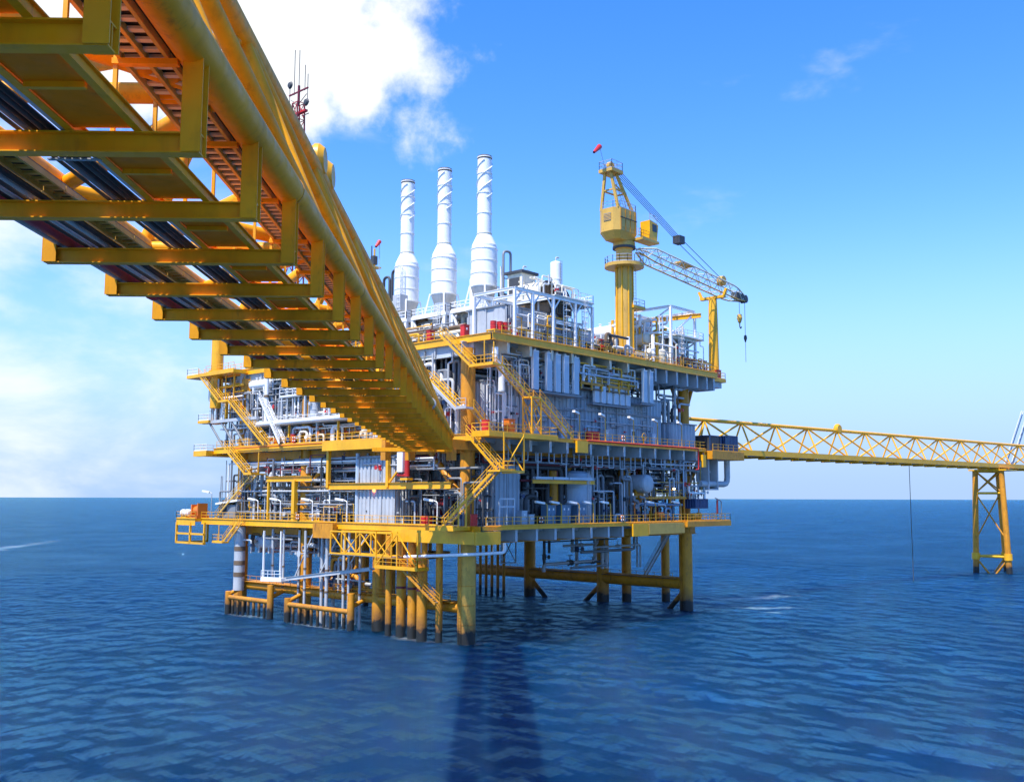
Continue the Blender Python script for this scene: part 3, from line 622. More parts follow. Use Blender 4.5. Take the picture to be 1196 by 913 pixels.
for w in (-1, 1):
    for k in range(-1, 10): MB().cyl((23.75 + 11.7 * k, -w * HW, ZC), (23.81 + 11.7 * k, -w * HW, ZC), 0.375, n=28).build('weld_bead', YW, NB)
nodes = [29.6 + 11.7 * k for k in range(-3, 8)]
nodes = [q for q in nodes if S0 < q < S1]
for i, q in enumerate(nodes):
    for w in (-1, 1):
        MB().cyl((q, -w * HW, ZC), (q, 0, ZTOP), 0.20, n=16).build('web_post', YB, NB)
        if i + 1 < len(nodes):
            q2 = nodes[i + 1]
            a, b = ((q, 0, ZTOP), (q2, -w * HW, ZC)) if w > 0 else ((q, -w * HW, ZC), (q2, 0, ZTOP))
            MB().cyl(a, b, 0.24, n=16).build('web_diagonal', YB, NB)
    MB().cyl((q, -HW, ZC), (q, HW, ZC), 0.2, n=14).build('floor_strut', YB, NB)
    if i + 1 < len(nodes): MB().cyl((q, -HW, ZC), (q + 5.85, HW, ZC), 0.19, n=14).build('floor_brace', YB, NB); MB().cyl((q + 5.85, HW, ZC), (q + 11.7, -HW, ZC), 0.19, n=14).build('floor_brace', YB, NB)
for q in (42.4, 44.6):
    h_ = MB().lathe([(0.0, -0.34), (0.55, -0.34), (0.74, -0.1), (0.74, 0.1), (0.55, 0.34), (0, 0.34)], (q, -0.1, ZTOP + 0.5), 'y', 28).build('sheave_hood', Y, NB)
    MB().bar((q, -0.1, ZTOP), (q, -0.1, ZTOP + 0.4), 0.6, 0.5).build('bracket', YB, h_)
hang = MB(); hang.box(-0.15, 0.15, -0.012, 0.012, 23.68, ZC); hang.box(-0.16, -0.14, -0.15, 0.15, 23.68, ZC); hang.box(0.14, 0.16, -0.15, 0.15, 23.68, ZC)
hang_b = MB().ibeam((0, 0, 23.70), (0, 0, ZC - 0.2), 0.34, 0.34, 0.025, (1, 0, 0)).mesh('hanger', YB)
beam_m = MB().ibeam((0, -3.04, 23.87), (0, 3.04, 23.87), 0.26, 0.36, 0.025).mesh('cross_beam', YB)
plate_m = MB().box(-1.83, 1.83, -1.95, -0.95, 24.10, 24.13).mesh('deck_plate', PB)
stif_m = MB().box(-0.05, 0.05, -1.9, -1.0, 24.0, 24.095).mesh('stiffener', YB)
gr = MB()
for w in (1.62, 2.03, 2.42): gr.bar((-1.93, -w, 25.42), (1.93, -w, 25.42), 0.07, 0.14)
grs_m = gr.mesh('walkway_frame', YP)
gb = MB()
for k in range(11): gb.bar((-1.8 + k * 0.36, -1.62, 25.46), (-1.8 + k * 0.36, -2.40, 25.46), 0.13, 0.05)
bars_m = gb.mesh('walkway_slats', CR)
gp_m = MB().box(-1.94, 1.94, -2.46, -1.58, 25.52, 25.55).mesh('grating', DK)
gl_m = MB().box(-1.94, 1.94, 0.95, 1.40, 24.42, 24.45).mesh('grating', DK)
glb = MB()
for k in range(11): glb.bar((-1.8 + k * 0.36, 0.92, 24.38), (-1.8 + k * 0.36, 1.42, 24.38), 0.12, 0.05)
for w in (0.94, 1.40): glb.bar((-1.93, w, 24.34), (1.93, w, 24.34), 0.06, 0.12)
glb_m = glb.mesh('tray_frame', YP)
sup_m = MB().bar((0, -1.5, 25.30), (0, -2.6, 25.30), 0.14, 0.1).mesh('walkway_bracket', YB)
post_m = MB().bar((0, -1.55, 24.05), (0, -1.55, 26.7), 0.07).mesh('rail_post', Y)
nfr = int((S1 - 12.0) // FS); frames = [12.0 + FS * k for k in range(-6, nfr + 1)]
for q in frames:
    for w in (-1, 1): inst(hang_b, 'hanger', NB, (q, -w * 2.9, 0))
    inst(beam_m, 'cross_beam', NB, (q, 0, 0))
    mid = q + FS / 2
    if mid + 2 < S1:
        inst(plate_m, 'deck_plate', NB, (mid, 0, 0)); inst(stif_m, 'stiffener', NB, (mid, 0, 0))
        inst(grs_m, 'walkway_frame', NB, (mid, 0, 0)); inst(gp_m, 'grating', NB, (mid, 0, 0)); inst(bars_m, 'walkway_slats', NB, (mid, 0, 0))
        inst(gl_m, 'grating', NB, (mid, 0, 0)); inst(glb_m, 'tray_frame', NB, (mid, 0, 0))
    inst(sup_m, 'walkway_bracket', NB, (q, 0, 0)); inst(post_m, 'rail_post', NB, (q, 0, 0)); inst(post_m, 'rail_post', NB, (mid, 0, 0))
for w, z in ((2.02, 24.16), (0.89, 24.16)): MB().ibeam((S0, -w, z), (S1, -w, z), 0.14, 0.22, 0.02).build('stringer', YB, NB)
for z in (26.2, 26.7): MB().bar((S0, -1.55, z), (S1, -1.55, z), 0.06).build('walkway_rail', Y, NB)
for w, z, r, mt in ((0.74, 24.18, .10, SL), (0.54, 24.13, .055, BK), (0.40, 24.13, .06, DK), (0.26, 24.13, .05, BK), (0.12, 24.14, .06, MG), (0.34, 24.27, .05, BK), (-0.02, 24.12, .04, BR),
                    (-1.38, 24.15, .07, BK), (-1.56, 24.14, .06, LG), (-1.74, 24.14, .06, DK), (-1.92, 24.14, .05, LG), (-2.08, 24.14, .05, BK), (-2.44, 24.26, .19, RP_), (-2.74, 24.2, .08, LG)):
    MB().cyl((S0, -w, z), (S1, -w, z), r, n=10).build('pipe', mt, NB)
tie_m = MB().box(-0.05, 0.05, -0.85, 0.1, 24.04, 24.065).mesh('cable_tie_bar', GV)
fl_m = MB().cyl((-0.06, 2.44, 24.26), (0.06, 2.44, 24.26), 0.30, n=14).mesh('pipe_flange', RP_)
for q in frames:
    inst(tie_m, 'cable_tie_bar', NB, (q + 1.3, 0, 0))
for q in frames[1::3]: inst(fl_m, 'pipe_flange', NB, (q + 2.0, 0, 0))
clamp = MB().box(-0.12, 0.12, 2.2, 2.68, 24.04, 24.5).mesh('pipe_clamp', Y)
for q in frames[::2]: inst(clamp, 'pipe_clamp', NB, (q + 0.6, 0, 0))
# bridge end on the platform: end portal and bearing beam
MB().box(S1 - 2.2, S1, -3.0, 6.6, 23.55, 24.0).build('end_beam', YB, NB)
MB().box(S1 - 0.2, S1 + 0.1, -3.0, 3.0, 24.0, 25.9).build('end_plate', YB, NB)
for w in (-1, 1): MB().cyl((S1 - 4, 0, ZTOP), (S1 - 0.4, -w * HW, ZC), 0.22, n=14).build('end_post', YB, NB)
LD = thing('bridge_bearing', 'orange steel bearing pedestals where the near bridge meets the main deck', 'bearing', (-4.6, 0, 22.5))
e1 = borg + bd * (S1 + 0.9)
for w in (2.5, -2.6, -5.6):
    p = e1 + RT * w; MB().bar((p.x, p.y, 24.6), (0.4, p.y, 24.6), 0.7, 1.2).build('bearing_beam', YW, LD)
    MB().bar((p.x + 0.4, p.y, 22.6), (p.x + 0.4, p.y, 24.0), 0.9, 0.9).build('pedestal', YW, LD)

# ------------------------------------------------------------------ far bridge and its support
fd = Vector((math.cos(math.radians(-8)), math.sin(math.radians(-8)), 0)); forg = Vector((172, -12, 0)) - fd * 116
FB = bridge_frame('far_bridge', 'slim yellow truss bridge leaving the platform to the right', forg, fd)
def fpipe(nm, a, b, r, mt=Y, n=12): return MB().cyl(a, b, r, n=n).build(nm, mt, FB)
FL = 175.0
for w in (-1, 1): fpipe('lower_chord', (2, w * 2.4, 26.3), (FL, w * 2.4, 26.3), 0.34)
fpipe('top_chord', (-3, 0, 31.9), (FL, 0, 31.9), 0.34)
PN = 10.6; k = 0; q = 6.0
fnodes = []
while q < FL: fnodes.append(q); q += PN
for i, q in enumerate(fnodes):
    for w in (-1, 1):
        fpipe('web_post', (q, w * 2.4, 26.3), (q, 0, 31.9), 0.17, n=10)
        if i + 1 < len(fnodes):
            q2 = fnodes[i + 1]
            if w < 0: fpipe('web_diagonal', (q, 0, 31.9), (q2, w * 2.4, 26.3), 0.18, n=10)
            else: fpipe('web_diagonal', (q, w * 2.4, 26.3), (q2, 0, 31.9), 0.18, n=10)
    fpipe('floor_strut', (q, -2.4, 26.3), (q, 2.4, 26.3), 0.14, n=8)
for w in (-1, 1): fpipe('web_diagonal', (6.0, 0, 31.9), (1.5, w * 2.4, 26.3), 0.18, n=10)
MB().box(1.0, FL, -2.0, 2.0, 25.75, 26.0).build('deck_plate', GV, FB)
for w in (-2.75, 2.6): MB().box(1.0, FL, w, w + 0.15, 25.75, 26.75).build('side_beam', Y, FB)
for y, z, r, mt in ((-1.4, 26.3, .25, LG), (-0.6, 26.25, .2, WH), (0.9, 26.3, .25, LG)): fpipe('pipe', (-1, y, z), (FL, y, z), r, mt)
for q in np.arange(4, FL, 5.3): MB().box(q - 0.15, q + 0.15, -2.7, 2.6, 25.4, 25.74).build('cross_beam', YB, FB)
h_ = MB().lathe([(0.0, -0.5), (0.8, -0.5), (1.05, -0.2), (1.05, 0.2), (0.8, 0.5), (0, 0.5)], (fnodes[4] + 0.3, 0, 32.3), 'y', 24).build('sheave_hood', Y, FB)
SP = thing('bridge_support', 'yellow tripod tower standing in the sea under the far bridge', 'support tower', (174, -12, 0))
SA, SB, SC = Vector((171.7, -7.8, 0)), Vector((171.4, -15.6, 0)), Vector((180.5, -12.4, 0))
tops = [Vector((172.0, -8.6, 25.3)), Vector((171.6, -14.8, 25.3)), Vector((178.0, -12.2, 25.3))]
def lerp(i, z): a = (SA, SB, SC)[i]; b = tops[i]; return a + (b - a) * (z / 25.3)
for i in range(3): MB().cyl(lerp(i, -4), lerp(i, 25.3), 0.72, 0.66, n=16).build('leg', YJ, SP)
for i, j in ((0, 1), (1, 2), (2, 0)):
    for z in (4.0, 19.5, 25.0): MB().cyl(lerp(i, z), lerp(j, z), 0.3 if z < 24 else 0.4, n=10).build('brace', Y, SP)
    MB().cyl(lerp(i, 19.5), lerp(j, 8.0), 0.18, n=8).build('diagonal', YW, SP)
    MB().cyl(lerp(i, 25), lerp(j, 19.5), 0.18, n=8).build('diagonal', YW, SP); MB().cyl(lerp(j, 25), lerp(i, 19.5), 0.18, n=8).build('diagonal', YW, SP)
    m_ = (lerp(i, 0) + lerp(j, 0)) / 2
    for k_ in (i, j): MB().cyl(lerp(k_, 3.6), m_ + Vector((0, 0, -1.2)), 0.24, n=8).build('diagonal', YW, SP)
for i in range(3): MB().cyl(lerp(i, 3.2), lerp(i, 4.8), 0.95, n=16).build('collar', Y, SP)
MB().box(170.6, 179.5, -16.2, -7.4, 25.02, 25.36).build('cap_plate', Y, SP)
HC = MB().cyl((133, -6.6, -1), (133.2, -6.6, 25.8), 0.07, n=6).build('hanging_cable', DK, base=(133, -6.6, -1)); tag(HC, 'thin dark cable dropping from the far bridge into the sea', 'cable')
FBm = thing('lattice_boom', 'pale grey lattice boom crossing the far end of the bridge at the right edge', 'boom', (196, -15.5, 24))
fa, fb_ = Vector((187, -12.9, 27.0)), Vector((203, -13.5, 42))
for i, (dx_, dy_) in enumerate(((0, 0), (1.6, 0), (0, 1.6), (1.6, 1.6))):
    o_ = Vector((dx_, dy_, 0)); MB().cyl(fa + o_, fb_ + o_, 0.16, n=8).build('chord', LG, FBm)
for k in range(10):
    a = fa + (fb_ - fa) * (k / 10); b = fa + (fb_ - fa) * ((k + 1) / 10)
    MB().cyl(a, b + Vector((1.6, 0, 0)), 0.08, n=6).build('lacing', LG, FBm); MB().cyl(a + Vector((1.6, 0, 0)), b, 0.08, n=6).build('lacing', LG, FBm)
MB().bar((185.5, -12.5, 26.6), (190, -12.5, 26.6), 2.0, 0.4).build('foot', LG, FBm)

# ------------------------------------------------------------------ crane
CX, CY = 34.6, 0.0
K = thing('pedestal_crane', 'tall yellow pedestal crane with A-frame mast and boom pointing right', 'crane', (CX, CY, ZT))
MB().cyl((CX, CY, ZT - 4), (CX, CY, 55.6), 1.3, n=24).build('pedestal', YP, K)
for a in range(0, 360, 45):
    ca, sa = math.cos(math.radians(a + 20)), math.sin(math.radians(a + 20)); MB().bar((CX + 1.38 * ca, CY + 1.38 * sa, ZT), (CX + 1.38 * ca, CY + 1.38 * sa, 54), 0.18, 0.22).build('pedestal_rib', Y, K)
m = MB()
for k in (-0.25, 0.25): m.bar((CX + 1.9, CY - 0.6 + k, ZT), (CX + 1.9, CY - 0.6 + k, 54.5), 0.07)
for z in np.arange(ZT + 0.4, 54.4, 0.5): m.bar((CX + 1.9, CY - 0.85, z), (CX + 1.9, CY - 0.35, z), 0.05)
m.build('ladder', WH, K)
def ring_platform(z, r, mt):
    p = MB().lathe([(1.2, 0), (r, 0), (r, 0.5), (1.2, 0.5)], (CX, CY, z - 0.5), 'z', 20).build('ring_platform', mt, K)
    rail(p, [(CX + (r - .08) * math.cos(i * math.pi / 8), CY + (r - .08) * math.sin(i * math.pi / 8), z) for i in range(16)], GV, closed=True)
ring_platform(54.4, 3.1, YP)
MB().box(CX + 0.2, CX + 3.4, CY - 1.6, CY + 1.6, 47.5, 47.9).build('small_platform', Y, K); rail(K, [(CX + 0.3, CY - 1.5, 47.9), (CX + 3.3, CY - 1.5, 47.9), (CX + 3.3, CY + 1.5, 47.9)], WH)
MB().lathe([(1.3, 0), (1.3, 1.2), (1.75, 1.5), (1.75, 2.3)], (CX, CY, 55.6), 'z', 24).build('slew_ring', YP, K); MB().cyl((CX, CY, 56.9), (CX, CY, 57.25), 1.82, n=24).build('slew_gear', DK, K)
HX = CX - 1.2
prof = [(-3.1, -1.1), (-2.4, -1.95), (1.9, -1.95), (2.5, -1.4), (2.5, 1.4), (1.9, 1.95), (-2.4, 1.95), (-3.1, 1.1)]
def prism(pr, x, y, z0, z1, s0=1.0):
    m = MB(); n = len(pr)
    m.v = [(x + a * s0, y + b * s0, z0) for a, b in pr] + [(x + a, y + b, z1) for a, b in pr]
    m.quad(*reversed(range(n))); m.quad(*range(n, 2 * n))
    for i in range(n): m.quad(i, (i + 1) % n, n + (i + 1) % n, n + i)
    return m
prism(prof, HX, CY, 57.9, 59.0, 0.72).build('house_floor', YP, K)
hs = prism(prof, HX, CY, 59.02, 62.6).build('machine_house', YP, K)
for i in range(3): MB().box(HX - 2.2 + i * 1.25, HX - 1.2 + i * 1.25, CY - 1.99, CY - 1.95, 59.6, 62.0).build('door_panel', YP, hs)
for i in range(4): MB().box(HX - 2.35 + i * 1.25, HX - 2.27 + i * 1.25, CY - 2.03, CY - 1.95, 59.1, 62.5).build('panel_rib', YW, hs)
MB().box(HX - 2.4, HX + 1.9, CY - 2.07, CY - 1.95, 61.0, 61.12).build('grab_rail', DK, hs)
MB().box(HX - 3.16, HX - 3.1, CY - 0.7, CY + 0.7, 60.6, 61.8).build('vent_panel', MG, hs)
for k in range(5): MB().box(HX - 3.20, HX - 3.16, CY - 0.7, CY + 0.7, 60.7 + k * 0.22, 60.8 + k * 0.22).build('vent_slat', YP, hs)
rail(K, [(HX - 3.0, CY + 1.0, 62.6), (HX - 3.0, CY - 1.0, 62.6), (HX - 2.35, CY - 1.85, 62.6), (HX + 1.8, CY - 1.85, 62.6), (HX + 2.4, CY - 1.3, 62.6)], GV)
MB().box(HX + 1.6, HX + 6.2, CY - 3.3, CY - 1.3, 58.1, 58.5).build('cab_walkway', YP, K); rail(K, [(HX + 0.5, CY - 3.2, 58.5), (HX + 3.5, CY - 3.2, 58.5)], Y)
cab = MB(); cab.v = [(HX + 3.7, CY - 3.2, 58.5), (HX + 5.7, CY - 3.2, 58.5), (HX + 5.7, CY - 1.4, 58.5), (HX + 3.7, CY - 1.4, 58.5), (HX + 3.7, CY - 3.2, 61.6), (HX + 6.1, CY - 3.2, 61.2), (HX + 6.1, CY - 1.4, 61.2), (HX + 3.7, CY - 1.4, 61.6)]
for q in ((3, 2, 1, 0), (4, 5, 6, 7), (0, 1, 5, 4), (1, 2, 6, 5), (2, 3, 7, 6), (3, 0, 4, 7)): cab.quad(*q)
cb = cab.build('operator_cab', Y, K)
gp = MB(); gp.v = [(HX + 5.82, CY - 3.05, 59.2), (HX + 5.82, CY - 1.6, 59.2), (HX + 6.09, CY - 1.6, 61.0), (HX + 6.09, CY - 3.05, 61.0)]; gp.quad(0, 1, 2, 3); gp.build('front_window', GL, cb)
MB().box(HX + 4.4, HX + 5.6, CY - 3.24, CY - 3.2, 59.9, 61.1).build('side_window', GL, cb)
rail(K, [(HX + 3.8, CY - 3.1, 61.6), (HX + 5.9, CY - 3.1, 61.3)], GV)
AX = CX - 3.4
for (x0_, y0_) in ((HX - 2.5, -1.6), (HX - 2.5, 1.6), (HX + 1.9, -1.3), (HX + 1.9, 1.3)):
    MB().bar((x0_, y0_, 62.55), (AX + (0.9 if x0_ > HX else -0.7), y0_ * 0.35, 68.3), 0.42, 0.36).build('mast_leg', YP, K)
for z, f in ((65.6, 0.4),):
    for a, b in (((HX - 2.7, -1.1), (HX + 0.6, -0.9)), ((HX - 2.7, 1.1), (HX + 0.6, 0.9)), ((HX - 2.7, -1.1), (HX - 2.7, 1.1)), ((HX + 0.6, -0.9), (HX + 0.6, 0.9))): MB().bar((*a, z), (*b, z), 0.22).build('mast_tie', YP, K)
MB().bar((HX - 2.7, -0.8, 66.6), (HX + 0.6, -0.6, 65.6), 0.16).build('mast_tie', YP, K)
MB().box(AX - 1.4, AX + 1.6, -1.3, 1.3, 68.3, 68.8).build('mast_head', YP, K); rail(K, [(AX - 1.3, -1.2, 68.8), (AX + 1.5, -1.2, 68.8), (AX + 1.5, 1.2, 68.8), (AX - 1.3, 1.2, 68.8)], GV, closed=True, h=1.3)
MB().lathe([(0, -0.3), (0.7, -0.3), (0.7, 0.3), (0, 0.3)], (AX, 0, 69.5), 'y', 18).build('sheave', YP, K)
m = MB()
for k in (-0.22, 0.22): m.bar((HX + 2.2, k, 62.6), (AX + 1.2, k, 68.3), 0.06)
for i in range(14):
    t_ = i / 14; x_ = HX + 2.2 + (AX + 1.2 - HX - 2.2) * t_; m.bar((x_, -0.22, 62.6 + 5.7 * t_), (x_, 0.22, 62.6 + 5.7 * t_), 0.05)
m.build('mast_ladder', GV, K)
# boom
BA, BBt = Vector((CX + 3.6, 0, 57.4)), Vector((72.3, 0, 54.7)); bdn = (BBt - BA).normalized(); bup = Vector((-bdn.z, 0, bdn.x)); Lb = (BBt - BA).length
def bsec(s):
    k = min(1.0, 0.25 + s / 5.0, 0.35 + (Lb - s) / 7.0); return 1.1 * k, 1.15 * k
bn = 18
for sy in (-1, 1):
    for sz in (-1, 1):
        pts = [BA + bdn * (Lb * i / bn) + Vector((0, sy * bsec(Lb * i / bn)[0], 0)) + bup * (sz * bsec(Lb * i / bn)[1]) for i in range(bn + 1)]
        MB().tube(pts, 0.13, 8, 0.1).build('boom_chord', CR if sz > 0 else YP, K)
lace = {(-1, 's'): [], (1, 's'): []}
for i in range(bn):
    s_a, s_b = Lb * i / bn, Lb * (i + 1) / bn
    for sy in (-1, 1):
        wa, ha = bsec(s_a); wb, hb = bsec(s_b); z0, z1 = (-1, 1) if i % 2 else (1, -1)
        MB().cyl(BA + bdn * s_a + Vector((0, sy * wa, 0)) + bup * (z0 * ha), BA + bdn * s_b + Vector((0, sy * wb, 0)) + bup * (z1 * hb), 0.07, n=6).build('boom_lacing', CR, K)
    for sz in (-1, 1):
        y0_, y1_ = (-1, 1) if i % 2 else (1, -1)
        MB().cyl(BA + bdn * s_a + Vector((0, y0_ * wa, 0)) + bup * (sz * ha), BA + bdn * s_b + Vector((0, y1_ * wb, 0)) + bup * (sz * hb), 0.07, n=6).build('boom_lacing', CR, K)
MB().bar(BA + bdn * 12 + bup * 1.3, BA + bdn * 15.5 + bup * 1.3, 1.6, 0.3).build('boom_walkway', YP, K)
MB().bar(BBt - bdn * 3.5, BBt + bdn * 0.4, 1.2, 1.0).build('boom_head', DK, K)
MB().lathe([(0, -0.5), (0.9, -0.5), (0.9, 0.5), (0, 0.5)], tuple(BBt - bdn * 8 + bup * 1.5), 'y', 18).build('boom_sheave', YP, K)
MB().lathe([(0, -0.5), (0.75, -0.5), (0.75, 0.5), (0, 0.5)], tuple(BBt), 'y', 18).build('head_sheave', DK, K)
blk = Vector((50.5, 0, 61.6))
for y_ in (-0.7, -0.35, 0, 0.35, 0.7): MB().cyl((AX + 1.0, y_, 69.2), (blk.x, y_ * 0.8, blk.z), 0.05, n=5).build('pendant_rope', DK, K)
MB().box(blk.x - 0.8, blk.x + 0.8, -0.7, 0.7, blk.z - 0.7, blk.z + 0.6).build('pendant_block', DK, K)
for y_ in (-0.6, 0.6): MB().cyl((blk.x + 0.5, y_, blk.z - 0.2), tuple(BA + bdn * (Lb - 8) + bup * 1.2 + Vector((0, y_, 0))), 0.06, n=5).build('boom_pendant', DK, K)
for xo, zb_ in ((70.6, 51.6), (72.6, 48.0)): MB().cyl((xo, 0, 54.4), (xo, 0, zb_), 0.045, n=5).build('hoist_rope', DK, K)
MB().lathe([(0, 0.9), (0.4, 0.8), (0.5, 0.1), (0.35, -0.5), (0.12, -0.9), (0, -0.95)], (70.6, 0, 50.8), 'z', 14).build('hook_block', YP, K); MB().tube([(70.6, 0, 50.0), (70.6, 0, 49.3), (71.0, 0, 49.0), (71.2, 0, 49.4)], 0.1).build('hook', DK, K)
MB().lathe([(0, 0.7), (0.25, 0.5), (0.3, 0), (0.1, -0.7), (0, -0.75)], (72.6, 0, 47.4), 'z', 12).build('whip_ball', DK, K); MB().cyl((72.6, 0, 46.8), (72.6, 0, 43.0), 0.04, n=5).build('tag_line', DK, K)
MB().bar((CX - 4.7, 0, 68.5), (CX - 6.2, 0, 72.0), 0.06).build('windsock_pole', GV, K)
WS = MB().lathe([(0.42, 0), (0.40, 0.2), (0.26, 1.9), (0.2, 2.4)], (0, 0, 0), 'x', 12).build('windsock', RD, base=(0, 0, 0)); WS.location = (CX - 6.2, 0, 71.9); WS.rotation_euler = (0, math.radians(38), math.radians(190)); tag(WS, 'red windsock on the crane mast top', 'windsock')
RP = thing('boom_rest', 'yellow post with a forked saddle holding up the crane boom', 'boom rest', (61.2, 0, ZT - 0.15))
MB().cyl((61.2, 0, ZT - 0.15), (61.2, 0, 51), 0.95, 0.8, n=18).build('post', Y, RP); MB().cyl((61.2, 0, 51), (61.2, 0, 53.0), 0.8, 0.72, n=18).build('upper_post', Y, RP)
MB().box(60.8, 61.6, -2.4, 2.4, 53.0, 53.45).build('saddle', Y, RP)
for y_ in (-2.2, 2.2): MB().bar((61.2, y_, 53.4), (61.2, y_ * 1.25, 54.6), 0.4).build('fork', Y, RP)

# ------------------------------------------------------------------ exhaust stacks
def stack(label, x, y, box):
    t = thing('exhaust_stack', label, 'exhaust stack', (x, y, ZT), 'white turbine exhaust stacks')
    MB().box(x - 2.2, x + 2.2, y - 1.9, y + 1.9, ZT, 44.6).build('turbine_hood', MG, t)
    MB().lathe([(1.5, 44.6), (1.5, 47.6), (1.95, 48.9)], (x, y, 0), 'z', 28).build('lower_duct', GV, t)
    MB().lathe([(1.95, 48.9), (1.95, 54.7), (1.86, 54.9), (1.86, 55.3), (1.2, 56.7), (1.08, 56.9)], (x, y, 0), 'z', 32).build('silencer_drum', WH, t)
    d = MB().lathe([(1.08, 56.9), (1.08, 69.0), (1.0, 69.0), (1.0, 68.0)], (x, y, 0), 'z', 28).build('chimney_pipe', WH, t)
    for z in (49.0, 50.9, 52.8, 54.6): MB().lathe([(1.95, 0), (2.02, 0.02), (2.02, 0.14), (1.95, 0.16)], (x, y, z), 'z', 32).build('drum_ring', WH, t)
    for z in (57.0, 60.1, 63.2, 66.2, 68.7): MB().lathe([(1.08, 0), (1.16, 0.02), (1.16, 0.16), (1.08, 0.18)], (x, y, z), 'z', 28).build('pipe_ring', WH if z > 57.5 else CR, t)
    for k in range(3):
        m = MB(); n = 40
        for i in range(n + 1):
            a = k * 2.094 + i / n * 6.283 * 0.95; z = 62.4 + i / n * 5.9
            for rr, dz_ in ((1.06, -0.04), (1.22, 0.0), (1.06, 0.04)): m.v.append((x + rr * math.cos(a), y + rr * math.sin(a), z + dz_))
        for i in range(n):
            for j in range(2): q = i * 3 + j; m.quad(q, q + 3, q + 4, q + 1)
        m.build('helical_strake', WH, t)
    MB().lathe([(1.085, 68.5), (1.10, 68.52), (1.10, 69.02), (0.98, 69.03), (0.98, 68.2)], (x, y, 0), 'z', 28).build('sooty_rim', BR, t)
    if box: MB().box(x - 2.7, x - 1.2, y - 1.6, y + 0.2, 47.2, 49.8).build('junction_box', LG, t)
    return t
def stack_support(label, x, y):
    t = thing('stack_platform', label, 'platform', (x - 4, y - 4.6, ZT), 'white stack platforms')
    x0, x1, y0, y1, z = x - 3.9, x + 3.4, y - 4.4, y + 3.0, 45.4
    m = MB()
    for a, b, c, d in ((x0, x1, y0, y - 2.0), (x0, x1, y + 2.0, y1), (x0, x - 2.0, y - 2.0, y + 2.0), (x + 2.0, x1, y - 2.0, y + 2.0)): m.box(a, b, c, d, z - 0.12, z)
    m.build('floor', CR, t)
    for a, b in (((x0, y0), (x0, y1)), ((x0, y0), (x1, y0)), ((x1, y0), (x1, y1)), ((x0, y1), (x1, y1))): MB().bar((*a, z - 0.3), (*b, z - 0.3), 0.24, 0.42).build('floor_beam', WH, t)
    rail(t, [(x0, y0, z), (x0, y1, z), (x1, y1, z), (x1, y0, z)], WH, closed=True, r=0.045)
    for a in (x0 + 0.2, x1 - 0.2):
        for b in (y0 + 0.2, y1 - 0.2): MB().bar((a, b, ZT), (a, b, z - 0.5), 0.5 if a < x else 0.4).build('post', WH, t)
    MB().bar((x0 + 0.2, y1 - 0.3, z - 0.6), (x0 + 0.2, y + 0.2, ZT + 0.6), 0.26).build('brace', WH, t); MB().bar((x0 + 0.2, y0 + 0.3, z - 0.6), (x0 + 0.2, y - 1.4, ZT + 0.6), 0.26).build('brace', WH, t)
    MB().bar((x0 + 0.3, y0 + 0.2, z - 0.6), (x + 1.0, y0 + 0.2, ZT + 0.6), 0.22).build('brace', WH, t)
    for a, b in ((x - 2.1, y - 2.2), (x - 2.1, y + 2.2), (x + 2.1, y - 2.2)): MB().bar((a, b, z), (x + (a - x) * 0.7, y + (b - y) * 0.7, 49.2), 0.2).build('drum_brace', WH, t)
for i, (yy, nm) in enumerate(((10.7, 'rightmost and nearest'), (19.3, 'middle'), (27.9, 'leftmost and farthest'))):
    stack('tall white spiral-straked exhaust stack, %s of the three' % nm, 14.0, yy, i == 2)
    stack_support('white railed platform around the %s exhaust stack' % nm.split()[0], 14.0, yy)

